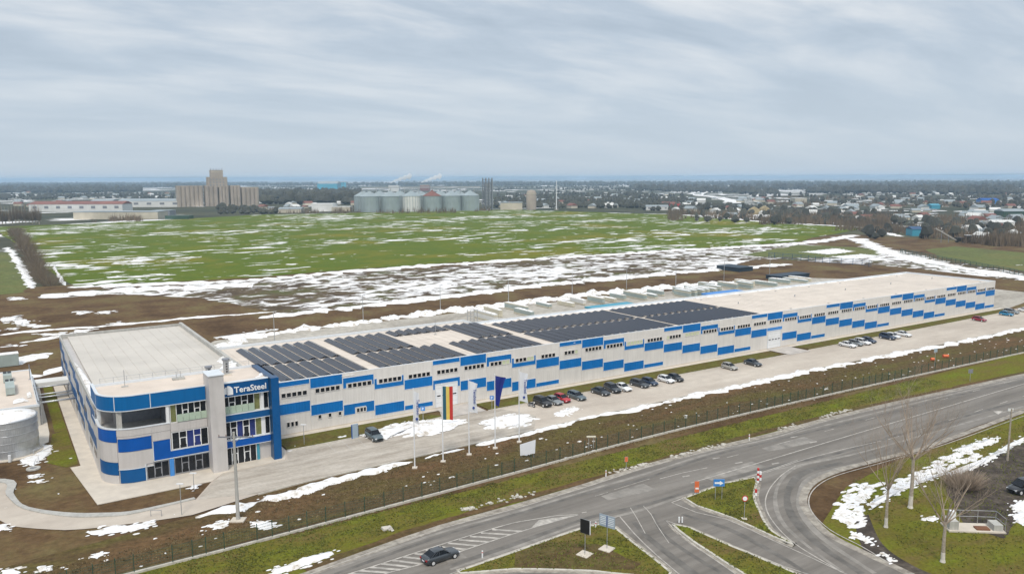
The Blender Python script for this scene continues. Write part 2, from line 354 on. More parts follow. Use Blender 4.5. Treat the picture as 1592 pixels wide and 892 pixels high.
sheet('snowy_earth', wobble(GS([(60, 464), (150, 450), (400, 438), (560, 424), (800, 408), (1100, 389), (1240, 380), (1395, 388), (1470, 405), (1592, 425), (1592, 437), (1400, 415), (1230, 405), (1180, 402), (1100, 423), (820, 447), (640, 469), (450, 487), (395, 480), (350, 470), (290, 461), (170, 458)]), 5, 3.0, 9.0), 0.07, M['broken_snow'])
# yard behind the hall, service road
sheet('service_yard', wobble([(-60, 199), (9.5, 201), (36, 203), (50, 226), (160, 229), (300, 222), (330, 190), (330, 140), (283, 131), (279.5, 133.2), (40, 133.2), (40, 160), (9, 198), (-60, 190)], 6, 0.3, 1.0), 0.05, M['yard'])
# highway verge and corner land
sheet('verge', wobble([(-40, 80), (300, 80), (430, 70), (430, 96), (-40, 94.6)], 6, 0.5, 3.0), 0.06, M['grass'])
sheet('lower_land', wobble([(40, -20), (300, -20), (430, 50), (430, 69), (160.9, 69.5), (128, 68), (115, 68), (100, 66), (86, 60), (78, 50), (74, 38), (66, 10)], 4, 0.3, 4.0), 0.06, M['grass'])
# ------------------------------------------------------------------ roads
up = [(-60, 80.5), (-10, 82.2), (27.2, 83.8), (34, 84.9), (45.5, 86.4), (56.7, 86.6), (69.9, 87.2), (81.5, 88.2), (97, 88.1), (109.8, 87.6), (126.2, 87.9), (143.9, 87.2), (167.1, 85.7), (191.6, 84.1), (260, 79), (430, 62)]
lowpx = [(1592, 640), (1452.5, 692), (1378, 712.6), (1303.6, 733), (1266.4, 749.8), (1251.5, 768.4), (1253, 790.7), (1285, 828), (1341, 857.7), (1396.6, 883.7), (1440, 905)]
low = [(430, 48), (260, 62)]+GS(lowpx)
road = up+[p for p in smooth_line(low, 3)]+[(86, 30), (60, 20), (-60, 40)]
sheet('road', road, 0.10, M['asphalt'])
kb = MB()
shoulder = MB()
ribbon(shoulder, smooth_line(up, 4), 1.3, 0.115, off=-0.2); shoulder.build('road_shoulder', M['asphalt_edge'], kind='structure')
sh2 = MB(); ribbon(sh2, smooth_line(GS(lowpx), 1.5), 1.1, 0.115, off=-0.1); sh2.build('road_shoulder', M['asphalt_edge'], kind='structure')
# islands
isl1 = GS([(1064, 776), (1082, 769.5), (1125, 753.5), (1172, 744)])+smooth_line(GS([(1177, 752), (1172.9, 767), (1174, 781), (1184, 804), (1200, 827.9), (1236, 849)]), 1.0)+GS([(1200, 834.5), (1139, 807), (1082.5, 787.5)])
isl2 = smooth_line(GS([(1062, 892), (1050, 892)]), 5)[:0]+GS([(1045.8, 816.5), (1071, 822), (1139, 852), (1216, 884), (1262, 905), (1290, 930), (1230, 945), (1153, 892), (1125, 874.5), (1082.5, 846), (1055, 826)])
isl3 = GS([(713, 890), (800, 860), (870, 835), (913, 821), (937, 816), (952.5, 820), (980.8, 843), (1014.7, 869), (1043, 892), (1035, 905), (985, 896), (921, 889), (800, 886), (716, 893)])
for nm, pl in (('traffic_island', isl1), ('traffic_island', isl2), ('traffic_island', isl3)):
    pw = wobble(pl, 2.0, 0.12, 3.0)
    sheet(nm, pw, 0.24, M['grass'], th=0.15)
    k = MB(); ribbon(k, pw+[pw[0]], 0.30, 0.27, th=0.17); k.build('kerb', M['kerb'], kind='structure')
    e = MB(); ribbon(e, pw+[pw[0]], 1.3, 0.118); e.build('gutter', M['asphalt_edge'], kind='structure')
# ------------------------------------------------------------------ road markings (flat paint, 4 mm up)
M['worn'] = mat('worn_asphalt', (0.135, 0.124, 0.110), 0.8, 0.35, 0.5)
M['bleached'] = mat('bleached_asphalt', (0.255, 0.235, 0.21), 0.9, 0.3, 0.5)
wr = MB(); bl = MB()
LZ = [0.1015]
def lane(b, px, w, z):
    LZ[0] += 0.0011; z = LZ[0]; ribbon(b, smooth_line(GS(px), 2), [w*(.75+.5*abs(math.sin(i*.37))) for i in range(len(smooth_line(GS(px), 2)))], z)
lane(wr, [(520, 893), (686, 834), (800, 801), (913, 767), (1000, 745), (1110, 708), (1285, 666), (1489, 615), (1592, 592)], .55, .1085)
lane(bl, [(520, 884), (686, 828), (800, 797), (913, 763), (1000, 738), (1110, 704), (1285, 661), (1489, 611), (1592, 588)], .5, .105)
lane(wr, [(700, 880), (800, 846), (913, 806), (1000, 786), (1080, 762), (1200, 727), (1303, 705), (1389, 679), (1592, 622)], .7, .1085)
lane(bl, [(700, 886), (800, 852), (913, 812), (985, 797), (1080, 766), (1200, 732), (1303, 712), (1389, 690), (1592, 632)], .5, .105)
lane(wr, [(985, 812), (1010, 838), (1050, 870), (1090, 900)], .8, .1095); lane(wr, [(1015, 800), (1030, 830), (1070, 860), (1120, 890)], .5, .1095)
lane(wr, [(1060, 800), (1130, 822), (1200, 858), (1260, 895)], .7, .1105); lane(wr, [(1310, 720), (1250, 735), (1225, 765), (1230, 800), (1270, 845), (1340, 892)], 1.0, .1135)
lane(bl, [(1330, 722), (1262, 742), (1243, 768), (1246, 798), (1280, 838), (1360, 892)], .7, .105); lane(bl, [(1300, 712), (1235, 728), (1207, 762), (1212, 806), (1250, 845), (1310, 890)], .5, .105)
for q in ([(690, 870), (720, 862)], [(940, 775), (1010, 757)], [(1190, 700), (1260, 683)], [(1100, 745), (1180, 722)]): lane(bl, q, 2.2, .1065)
wr.build('lane_wear', M['worn'], kind='structure'); bl.build('lane_wear', M['bleached'], kind='structure')
de = MB(); dl = smooth_line([(27.2, 84.9), (45.5, 87.5), (69.9, 88.3), (97, 89.1), (126, 88.9), (144, 88.2), (167, 86.7), (200, 84.5)], 1.2)
ribbon(de, dl, [1.3+.9*noise.noise(Vector((i*.3, 1, 1)))+.5*noise.noise(Vector((i*1.1, 3, 1))) for i in range(len(dl))], .102)
de.build('dirt_edge', M['mud_near'], kind='structure')
mk = MB(); ZM = 0.128
def ln(px, w, step=3, dash=None, world=False):
    pts = smooth_line(px if world else GS(px), step if not dash else 0.5)
    if not dash: ribbon(mk, pts, w, ZM); return
    acc = 0; seg = [pts[0]]; on = True
    for a, b in zip(pts, pts[1:]):
        acc += (Vector(b)-Vector(a)).length; seg.append(b)
        if acc >= (dash[0] if on else dash[1]):
            if on: ribbon(mk, seg, w, ZM)
            on = not on; acc = 0; seg = [b]
ln([(450, 905), (561, 865), (686, 822.5), (800, 792), (913, 757), (997.7, 729), (1040, 717)], 0.14)
ln([(1060, 712), (1110.7, 700), (1200, 682), (1285, 655), (1378, 633), (1489.7, 608), (1592, 586), (1700, 563)], 0.14)
ln([(400, 937), (545.6, 892), (800, 813), (899, 800.5)], 0.2)
ln([(500, 925), (608, 890), (655, 878), (800, 830), (860, 812), (899, 801)], 0.2)
ua, ub = GS([(400, 937), (899, 800.5)]); la = G(500, 925)
for i in range(26):
    t = i/25; px0 = 430+(860-430)*t
    def yup(x): return 937+(892-937)*(x-400)/145.6 if x < 545.6 else (892+(813-892)*(x-545.6)/254.4 if x < 800 else 813+(800.5-813)*(x-800)/99)
    def ylo(x): return 890-(x-608)*0.2553 if x < 655 else (878+(830-878)*(x-655)/145 if x < 800 else 830-(x-800)*0.29)
    if t < 0.87:
        a = G(px0-26, yup(px0-26)); c = G(px0+20, ylo(px0+20))
        ribbon(mk, [a, c], 0.42, ZM-0.004)
mk.poly([(*q, ZM-0.005) for q in GS([(825, 822), (899, 801), (838, 809)])])
ln([(904.5, 798), (912, 796.5)], 0.2)
ln([(1026, 745), (1060, 736), (1099.6, 727.6)], 0.15)
ln([(1074, 751.6), (1200, 714), (1303.6, 682.8), (1389, 657.5), (1592, 597), (1700, 566)], 0.22)
ln([(1130, 712), (1250, 680), (1392, 641), (1592, 588), (1700, 560)], 0.13, dash=(2.5, 9))
ln([(1192, 735), (1240, 718), (1303.6, 701), (1370, 686)], 0.15)
ln([(1380, 684), (1460, 659), (1592, 616), (1700, 583)], 0.15, dash=(3, 6))
ln([(1303.6, 887), (1236.7, 846.5), (1202, 812), (1190, 785), (1195.7, 762), (1214.3, 740), (1236.7, 724.5)], 0.15, 1)
ln([(1385, 878), (1341, 851), (1290, 824), (1262, 796), (1258, 774), (1272, 755), (1303.6, 739), (1378, 718), (1470, 691), (1592, 647)], 0.15, 1)
ln([(1044, 782), (1062, 775), (1080, 768), (1176, 738), (1240, 716)], 0.15)
ln([(1044, 782), (1082, 797), (1130, 808), (1200, 840), (1262, 868), (1330, 900)], 0.15)
ln([(1035, 809.5), (1062, 820), (1139, 849), (1216, 880), (1290, 905)], 0.15)
ln([(1035, 809.5), (1050, 825), (1082.5, 851), (1125, 880), (1160, 905)], 0.15)
ln([(640, 918), (713, 888), (800, 856.5), (913, 817.5), (963, 803)], 0.15)
ln([(963, 803), (985, 829), (1020, 863), (1070, 905)], 0.15)
ln([(955, 762), (1010, 745)], 0.1); ln([(925, 772), (945, 766)], 0.1)
for a in ((1066, 741), (1113, 713), (1148, 720), (1205, 721), (1264, 688), (1234, 680)):
    ln([(a[0]-5, a[1]+1), (a[0]+6, a[1]-1)], 0.3)
for q in ([(1000, 787), (1012, 800), (1020, 815), (1040, 845)], [(980, 790), (990, 806), (1003, 830)]):
    ribbon(mk, smooth_line(GS(q), 1), 0.10, ZM)
mk.poly([(*q, ZM) for q in GS([(1544, 640), (1560, 639), (1552, 645)])])
mk.build('road_marking', M['paint'], kind='structure')
# ------------------------------------------------------------------ paving
sheet('car_park', wobble([(21.2, 112.7), (29, 109.9), (36, 110.8), (54, 111.4), (87, 112.6), (113, 113.2), (165, 113.2), (250, 111.2), (420, 106.5), (420, 128), (300, 130), (173.5, 127), (165, 132.6), (165, 126.9), (77, 126.8), (69.5, 131.8), (68, 128.2), (38.1, 125.7), (37.9, 133.3), (27, 133), (24.8, 118.7)], 5, 0.05, 2.0), 0.10, M['paving'])
sheet('forecourt', wobble([(24.9, 118.2), (21.4, 112.7), (29.2, 110.1), (36, 111.0), (54, 111.6), (78, 112.4), (83, 119), (80, 126.4), (77, 126.7), (76.8, 131.8), (69.6, 131.8), (68.2, 128.0), (49.4, 125.6), (38.0, 125.6), (36.9, 121.4), (27, 120.8)], 3, 0.12, 2.4), 0.104, M['forecourt'])
sheet('hall_pavement', [(37.7, 131.9), (69.2, 131.9), (69.2, 133.4), (37.7, 133.4)], 0.16, M['slab'])
sheet('gate_apron', [(69.25, 126.9), (76.9, 126.9), (76.9, 133.4), (69.25, 133.4)], 0.16, M['paver'])
sheet('hall_pavement', [(76.95, 131.9), (164.8, 131.9), (164.8, 133.4), (76.95, 133.4)], 0.16, M['slab'])
sheet('gate_apron', [(164.85, 126.0), (172.9, 126.0), (172.9, 133.4), (164.85, 133.4)], 0.16, M['paver'])
sheet('hall_pavement', [(172.95, 131.9), (283, 131.9), (283, 133.4), (172.95, 133.4)], 0.16, M['slab'])
sheet('grass_strip', wobble([(38.3, 125.9), (49.3, 125.9), (58, 127), (68.3, 128.2), (66, 131.8), (38.3, 131.8)], 2, 0.15), 0.19, M['grass_dull'], th=0.1)
sheet('grass_strip', wobble([(77.6, 126.9), (119, 127.0), (158, 126.8), (163.5, 127.6), (163.8, 131.8), (77.6, 131.8)], 2, 0.15), 0.19, M['grass_dull'], th=0.1)
sheet('grass_strip', wobble([(174.5, 127.2), (230, 127.6), (281, 128.5), (281, 131.8), (174.0, 131.8)], 2, 0.15), 0.19, M['grass_dull'], th=0.1)
for ks in ([(38.1, 125.7), (49.4, 125.7), (68.9, 128.1)], [(77.2, 126.7), (163.9, 126.6)], [(173.5, 127), (230, 127.4), (283, 128.3)], [(29, 109.8), (36, 110.7), (54, 111.3), (87, 112.5), (113, 113.1), (165, 113.1), (250, 111.1)]):
    k = MB(); ribbon(k, smooth_line(ks, 5), 0.18, 0.23, th=0.2); k.build('kerb', M['kerb'], kind='structure')
ln2 = MB()
for i in range(4):
    x = 44.6+i*2.6; ribbon(ln2, [(x, 120.6), (x+0.2, 125.4)], 0.12, 0.106)
for i in range(4, 80):
    x = 44.6+i*2.6
    if 67 < x < 86 or 162 < x < 176: continue
    ribbon(ln2, [(x, 121.4), (x, 126.3)], 0.06, 0.105)
ln2.build('bay_marking', M['paint'], kind='structure')
# office forecourt and pavement along its west side
sheet('office_pavement', [(9.3, 200), (9.3, 136.4), (7.9, 136.4), (9.7, 118.3), (24.8, 118.5), (27, 121), (36.6, 121.6), (38, 125.6), (38, 131.8), (11.6, 131.8), (11.2, 200)], 0.18, M['slab'], th=0.1)
ew = [(-60, 150), (-14, 140)]+GS([(0, 749.5), (11.3, 770), (27.6, 787.8), (50, 795.4), (80, 800.4), (113, 803.5), (150.8, 803.5), (200, 800.4), (260, 787.5), (304, 777)])
dr = smooth_line(ew, 1.5)+[(21.2, 112.7), (29, 109.9)]+smooth_line(GS([(299, 801), (243, 809.5), (130, 823), (79, 823.6), (17, 818), (0, 809.5), (-40, 795)]), 1.5)+[(-30, 125), (-60, 135)]
sheet('access_road', dr, 0.11, M['paving'])
k = MB(); ribbon(k, smooth_line(ew, 1.2), [0.9+0.3*math.sin(i*0.4) for i in range(len(smooth_line(ew, 1.2)))], 0.26, th=0.16, off=0.3); k.build('concrete_gutter', M['concrete'], kind='structure')
sheet('yard_apron', wobble([(-60, 150), (3.5, 150), (6.0, 152.5), (6.4, 158), (6.8, 200), (-60, 205)], 4, 0.1), 0.09, M['slab'])
sheet('lawn', wobble([(7.2, 158), (9.1, 158), (9.1, 198), (7.4, 199)], 3, 0.1), 0.07, M['grass'])
sheet('lawn', wobble([(4.8, 141), (7.5, 137), (9.1, 138), (9.1, 158), (6.8, 157)], 2, 0.3), 0.075, M['grass'])
sheet('track', wobble(GS([(1498, 728), (1592, 690), (1700, 690), (1700, 860), (1592, 800), (1560, 838), (1500, 820), (1470, 760)]), 2, 0.5, 8), 0.078, M['dark_mud'])
sheet('ditch', smooth_line(GS([(1350, 800), (1372, 846), (1420, 880), (1480, 905), (1490, 915)]), 1)+smooth_line(GS([(1380, 915), (1345, 862), (1330, 812), (1350, 800)]), 1), 0.085, M['dark_mud'])
sheet('junction_mud', wobble(GS([(800, 862), (850, 845), (930, 848), (1000, 880), (985, 889), (800, 883)]), 2, 0.6, 8), 0.262, M['mud_near'])
sheet('mud_bank', wobble([(-40, 95.4), (11, 95.8), (24.7, 96.2), (63.4, 97.6), (117, 98.8), (151, 98.2), (260, 95), (420, 88), (420, 105.5), (250, 110.8), (165, 112.8), (113, 112.9), (87, 112.2), (54, 111), (36, 110.4), (28.5, 109.4), (19, 107.2), (-2, 104.5), (-40, 107)], 3, 0.2, 2.2), 0.062, M['mud_near'])
# ------------------------------------------------------------------ snow lying on the ground: low uneven heaps
def nz(x, y, s=1.0, k=0.0): return noise.noise(Vector((x*s+k, y*s-k, k)))
def snow_ribbon(b, pts, w, h, z, seed=0.0, step=0.7):
    pts = smooth_line(pts, step); n = len(pts); nc = 7; k0 = len(b.v)
    for i, p in enumerate(pts):
        a = Vector(pts[max(i-1, 0)]); c = Vector(pts[min(i+1, n-1)]); d = c-a; nn = Vector((-d.y, d.x))/max(d.length, 1e-6)
        m = 1+1.1*nz(p[0], p[1], 0.30, seed)+0.7*nz(p[0], p[1], 0.9, seed+5)+0.5*nz(p[0], p[1], 2.1, seed+7)
        m = max(0.06, m)*min(1, 0.15+i*0.25, 0.15+(n-1-i)*0.25)
        sh = nz(p[0], p[1], 0.22, seed+9)*w*0.5
        for j in range(nc):
            t = j/(nc-1)*2-1
            q = (p[0]+nn.x*(t*w/2*m+sh+nz(p[0]+j, p[1], 1.2, seed)*0.2*w/2), p[1]+nn.y*(t*w/2*m+sh+nz(p[0]+j, p[1], 1.2, seed)*0.2*w/2))
            hh = h*max(0.0, 1-t*t)*m*(0.75+0.6*nz(q[0], q[1], 1.5, seed))
            b.v.append((q[0], q[1], z-0.03+(hh+0.035 if abs(t) < 0.99 else 0)))
    for i in range(n-1):
        for j in range(nc-1):
            a = k0+i*nc+j; b.face([a+nc, a+nc+1, a+1, a])
def snow_patch(b, poly, h, z, seed=0.0, step=0.5, amp=0.3):
    pw = wobble(poly, step, amp, seed); n = len(pw); cx = sum(p[0] for p in pw)/n; cy = sum(p[1] for p in pw)/n; k0 = len(b.v)
    rings = (1.0, 0.86, 0.6, 0.3)
    for r in rings:
        for p in pw:
            x = cx+(p[0]-cx)*r; y = cy+(p[1]-cy)*r
            b.v.append((x, y, z-0.02 if r == 1 else z+h*(1-r*r)**0.5*(0.8+0.7*nz(x, y, 1.1, seed))))
    b.v.append((cx, cy, z+h))
    for q in range(3):
        for i in range(n): b.face([k0+q*n+i, k0+q*n+(i+1) % n, k0+(q+1)*n+(i+1) % n, k0+(q+1)*n+i])
    for i in range(n): b.face([k0+3*n+i, k0+3*n+(i+1) % n, k0+4*n])
def snow_blob(b, x, y, rx, ry, h, z, seed, n=14):
    pl = []
    for i in range(n):
        t = 2*math.pi*i/n; r = 1+0.45*noise.noise(Vector((math.cos(t)*1.3+seed, math.sin(t)*1.3, seed)))
        pl.append((x+rx*r*math.cos(t), y+ry*r*math.sin(t)))
    snow_patch(b, pl, h, z, seed, 5.0, 0.0)
def crumbs(b, P, z, r0, sp_):
    rr_ = random.Random(int(P[0][0]*7)); n = len(P)
    for i in range(n):
        a, c = Vector(P[i]), Vector(P[(i+1) % n]); k = max(1, int((c-a).length/(sp_*.7)))
        for j in range(min(k, 14)):
            q = a.lerp(c, rr_.random()); r = r0*rr_.uniform(.5, 2.4); snow_blob(b, q.x+rr_.gauss(0, sp_*.7), q.y+rr_.gauss(0, sp_*.6), r*1.7, r*.8, .05, z, rr_.random()*50, 8)
sn = MB()
snow_ribbon(sn, GS([(303, 803), (350, 794), (400, 783), (440, 772), (480, 761), (520, 748), (560, 738), (600, 726), (640, 717)]), 2.1, 0.30, 0.09, 1.0)
snow_ribbon(sn, GS([(660, 713), (690, 704), (722, 698)]), 0.8, 0.2, 0.09, 2.0)
snow_ribbon(sn, GS([(740, 693), (775, 684), (810, 676), (850, 667), (900, 654), (950, 643), (985, 638), (1030, 626)]), 1.5, 0.3, 0.09, 3.0)
snow_ribbon(sn, GS([(1030, 626), (1080, 616), (1130, 605), (1180, 594), (1230, 583), (1290, 571), (1340, 562)]), 2.0, 0.35, 0.09, 4.0)
snow_ribbon(sn, GS([(1340, 562), (1400, 549), (1420, 545), (1470, 537), (1530, 525), (1592, 512), (1660, 500)]), 2.2, 0.35, 0.09, 5.0)
for pl, h in (([(135, 828), (175, 818), (205, 817), (240, 811), (238, 818), (205, 826), (165, 831), (140, 832)], .2), ([(320, 820), (335, 814), (355, 811), (350, 818), (332, 823)], .12),
              ([(0, 816), (12, 818), (14, 824), (-10, 826), (-20, 815)], .15), ([(392, 812), (410, 810), (432, 818), (415, 824), (396, 820)], .12),
              ([(30, 716), (52, 706), (68, 691), (82, 693), (76, 704), (62, 716), (52, 725), (38, 722)], .18), ([(47, 740), (62, 737), (64, 741), (50, 744)], .08),
              ([(54, 748), (66, 746), (70, 750), (57, 752)], .08), 
              ([(1350, 783), (1375, 770), (1400, 753), (1450, 738), (1470, 737), (1440, 748), (1400, 765), (1370, 780), (1356, 792)], .15),
              
              ([(1470, 738), (1520, 718), (1592, 680), (1592, 686), (1530, 722), (1480, 742)], .12), ([(1480, 700), (1530, 684), (1552, 680), (1545, 690), (1500, 704)], .10),
              ([(1432, 806), (1445, 803), (1462, 806), (1450, 811)], .08), ([(1322, 826), (1342, 834), (1360, 845), (1345, 843), (1326, 835)], .08),
              ([(1572, 785), (1592, 778), (1620, 790), (1610, 815), (1590, 818), (1576, 808), (1582, 798)], .15), ([(1374, 860), (1388, 868), (1385, 873), (1376, 866)], .06),
              ([(424, 886), (450, 877), (480, 868), (515, 858), (520, 862), (490, 874), (450, 889), (425, 894)], .35), ([(2, 888), (20, 884), (34, 890), (20, 897), (2, 897)], .1),
              ([(58, 882), (70, 880), (76, 886), (62, 890)], .1), ([(138, 866), (152, 862), (160, 858), (163, 862), (150, 870)], .06),
              ([(296, 758), (306, 754), (308, 757), (298, 761)], .06), ([(452, 694), (460, 690), (466, 693), (458, 699)], .08), ([(520, 681), (536, 676), (548, 678), (530, 684)], .1),
              ([(560, 678), (600, 664), (640, 656), (700, 652), (722, 656), (700, 670), (660, 677), (620, 672), (600, 684)], .35),
              ([(745, 660), (770, 650), (800, 644), (830, 652), (812, 660), (780, 664)], .35), ([(860, 645), (890, 632), (900, 636), (876, 648)], .1)):
    zz_ = 0.20 if h > .3 and pl[0][0] > 500 else 0.12
    snow_patch(sn, GS(pl), h, zz_, pl[0][0]*0.1, .3, .38); crumbs(sn, GS(pl), zz_, .12, .5)
random.seed(3)
for i in range(150):
    x = random.uniform(8, 240); y = random.uniform(97, 111)
    r = random.uniform(.05, .24)*(1.6 if random.random() < .1 else 1)
    snow_blob(sn, x, y, r*1.5, r, .06, 0.075, i*1.7, 9)
for i in range(60):
    x = random.uniform(-10, 20); y = random.uniform(92, 145)
    if 104 < y < 120: continue
    snow_blob(sn, x, y, random.uniform(.1, .4), random.uniform(.08, .25), .06, 0.075, i*1.3, 9)
def inpoly(x, y, P):
    c = False; j = len(P)-1
    for i in range(len(P)):
        if (P[i][1] > y) != (P[j][1] > y) and x < (P[j][0]-P[i][0])*(y-P[i][1])/(P[j][1]-P[i][1])+P[i][0]: c = not c
        j = i
    return c
def scatter_in(P, n, rnd):
    xs = [p[0] for p in P]; ys = [p[1] for p in P]; out = []
    while len(out) < n:
        x, y = rnd.uniform(min(xs), max(xs)), rnd.uniform(min(ys), max(ys))
        if inpoly(x, y, P): out.append((x, y))
    return out
rs_ = random.Random(12)
for P, n in ((GS([(1297, 789), (1310, 765), (1330, 752), (1368, 753), (1352, 770), (1338, 790), (1343, 812), (1330, 826), (1300, 808)]), 150),
             (GS([(1368, 760), (1400, 745), (1440, 726), (1475, 706), (1512, 700), (1522, 712), (1480, 728), (1440, 744), (1390, 765)]), 150),
             (GS([(560, 678), (600, 662), (650, 652), (705, 650), (724, 656), (700, 672), (655, 680), (610, 682)]), 32), (GS([(745, 660), (770, 648), (805, 642), (850, 650), (812, 664), (770, 668)]), 40)):
    for i, (x, y) in enumerate(scatter_in(P, n, rs_)):
        r = rs_.uniform(.18, .62)*(1.5 if n < 50 else 1); snow_blob(sn, x, y, r*1.9, r*.75, .10 if n > 50 else .22, .1, i*1.37, 10)
sn.build('snow', M['snow'], smooth=True, kind='stuff')
# banks behind the hall and further out
sb = MB()
snow_ribbon(sb, [(40, 200), (50, 216), (58, 224), (75, 228), (92, 229), (105, 230)], 4.6, .75, 0.06, 11, .8)
snow_ribbon(sb, [(103, 231), (125, 232), (150, 232), (170, 234), (190, 236), (215, 234), (240, 231), (265, 228)], 6, 1.0, 0.06, 12, .8)
snow_ribbon(sb, [(-40, 206), (-10, 207), (8, 208), (12, 214)], 5, .5, 0.06, 13, 1.5)
snow_ribbon(sb, [(-40, 226), (-5, 224), (12, 232)], 6, .5, 0.06, 14, 1.5)
snow_ribbon(sb, [(70, 256), (100, 258), (126, 260), (160, 264), (182, 268), (230, 268), (289, 267), (340, 262)], 7, .6, 0.06, 15, 2)
snow_ribbon(sb, GS([(0, 521), (60, 514), (150, 508), (230, 501), (300, 494), (370, 489), (430, 484)]), 2.2, .25, 0.06, 16, 1.5)
snow_ribbon(sb, GS([(30, 533), (75, 527), (102, 519)]), 2.5, .3, 0.06, 17, 1.0)
snow_ribbon(sb, GS([(60, 463), (110, 458), (180, 452), (300, 447), (400, 441)]), 13, .7, 0.08, 18, 2)
snow_ribbon(sb, GS([(105, 447), (250, 442), (400, 436), (480, 428), (560, 421), (700, 411), (800, 405), (1000, 393), (1150, 384), (1250, 378), (1330, 366)]), 9, .5, 0.14, 19, 2.5)
for pl in ([(14, 463), (32, 462), (33, 466), (18, 467)], [(0, 497), (18, 492), (34, 490), (20, 498), (4, 501)], [(20, 499), (40, 496), (47, 501), (35, 507), (24, 503)], [(42, 506), (66, 505), (80, 507), (55, 510)],
           [(10, 511), (28, 510), (20, 513)], [(118, 485), (136, 487), (140, 484), (124, 490)], [(155, 485), (172, 483), (170, 487), (158, 488)], [(66, 519), (102, 518), (100, 521), (70, 521)], [(118, 514), (139, 512), (135, 516), (120, 517)],
           [(170, 503), (192, 502), (190, 505)], [(12, 537), (28, 536), (24, 539)], [(340, 524), (372, 520), (410, 514), (430, 512), (380, 523), (350, 527)], [(1245, 392), (1300, 386), (1330, 391), (1290, 396)], [(1290, 399), (1340, 395), (1370, 398), (1320, 404)]):
    snow_patch(sb, GS(pl), .2, 0.09, pl[0][1]*.1, .6, 1.1); crumbs(sb, GS(pl), .09, .3, 1.6)
sb.build('snow_bank', M['snow'], smooth=True, kind='stuff')
snow_road = MB(); snow_ribbon(snow_road, GS([(1330, 371), (1392, 396), (1470, 412), (1540, 424), (1592, 433), (1680, 446)]), 9, .4, 0.14, 51, 1.2)
snow_ribbon(snow_road, GS([(1390, 398), (1450, 414), (1500, 422), (1560, 431)]), 3, .3, 0.12, 52, 1.0)
snow_ribbon(snow_road, GS([(1060, 334), (1130, 340), (1200, 346), (1270, 350), (1340, 354), (1400, 368)]), 7, .4, 0.15, 53, 3); snow_road.build('snow_road', M['snow'], kind='structure')

# ------------------------------------------------------------------ factory hall
X0, YF, HH = 39.0, 133.5, 9.6
hall = thing('factory_hall', 'very long flat roofed grey hall with stepped blue panels beside the car park', 'factory', (0, 0, 0))
b = MB(); b.box(36.55, YF, 0, 279, 164.5, 9.0); b.build('wall', M['grey_sheet'], hall)
b = MB(); b.box(36.55, 164.5, 0, 96, 168.8, 9.0); b.build('wall', M['grey_sheet'], hall)
b = MB(); b.box(36.6, YF+.3, 9.0, 278.8, 164.4, 9.12); b.box(36.6, 164.4, 9.0, 95.8, 168.6, 9.12); b.build('roof', M['roof'], hall)
b = MB()
b.box(36.55, YF-.02, 9.0, 279.05, YF+.3, 9.62); b.box(278.75, YF+.3, 9.0, 279.05, 164.6, 9.62); b.box(96, 164.3, 9.0, 278.75, 164.6, 9.62)
b.box(95.75, 164.6, 9.0, 96.05, 169, 9.62); b.box(36.55, 168.7, 9.0, 95.75, 169, 9.62); b.build('parapet', M['trim'], hall)
b = MB(); b.box(37.7, YF-.1, 0, 279.1, YF-.005, 0.34); b.build('plinth', M['slab'], hall)
def frame_px(b, x0, x1, z0, z1, y, w=0.09, pr=0.09):
    b.box(x0-w, y-pr, z0-w, x1+w, y-.005, z0); b.box(x0-w, y-pr, z1, x1+w, y-.005, z1+w)
    b.box(x0-w, y-pr, z0, x0, y-.005, z1); b.box(x1, y-pr, z0, x1+w, y-.005, z1)
wf = MB(); frame_px(wf, 0, .70, 0, .72, 0, .08, .10); wfo = None
def win(parent, x, z, y, m='glass', w=.70, h=.72, cache={}):
    k = (m, w, h)
    if k not in cache:
        f = MB(); frame_px(f, 0, w, 0, h, 0, .07, .11); p = MB(); p.box(0, -.06, 0, w, -.008, h)
        cache[k] = (f.build('window', M['grey_sheet'] if m != 'x' else None, parent), p.build('pane', M[m], None))
        o, q = cache[k]; q.parent = o; o.location = (x, y, z); return o
    o0, q0 = cache[k]; o = o0.copy(); COL.objects.link(o); o.parent = parent; o.location = (x, y, z)
    q = q0.copy(); COL.objects.link(q); q.parent = o; return o
def blue_panel(parent, pts, y, m='blue', name='blue_panel', pr=.05, trim=True):
    xs = [p[0] for p in pts]; cx = sum(xs)/len(xs); zs = [p[1] for p in pts]; cz = sum(zs)/len(zs)
    b = MB(); b.prismY(pts, y-pr, y-.004)
    o = b.build(name, M[m], parent)
    if trim:
        n = len(pts); a = sum(pts[i][0]*pts[(i+1)%n][1]-pts[(i+1)%n][0]*pts[i][1] for i in range(n)); sg = 1 if a > 0 else -1
        t = MB()
        for i in range(n):
            (ax, az), (bx, bz) = pts[i], pts[(i+1)%n]
            dx_, dz_ = bx-ax, bz-az; L = math.hypot(dx_, dz_); ox, oz = sg*dz_/L*.07, -sg*dx_/L*.07
            if abs(dx_) > abs(dz_): t.box(min(ax, bx), y-pr-.02, min(az, az+oz), max(ax, bx), y-.006, max(az, az+oz))
            else: t.box(min(ax, ax+ox), y-pr-.02, min(az, bz), max(ax, ax+ox), y-.006, max(az, bz))
        t.build('trim', M['trim'], o)
    return o
lit = {8: (3, 4), 7: (3, 4), 13: (0, 1, 2, 3, 4), 16: (0, 1, 2, 3, 4), 15: (0,), 10: (3,)}
four = (9, 10)
YC = YF-.045
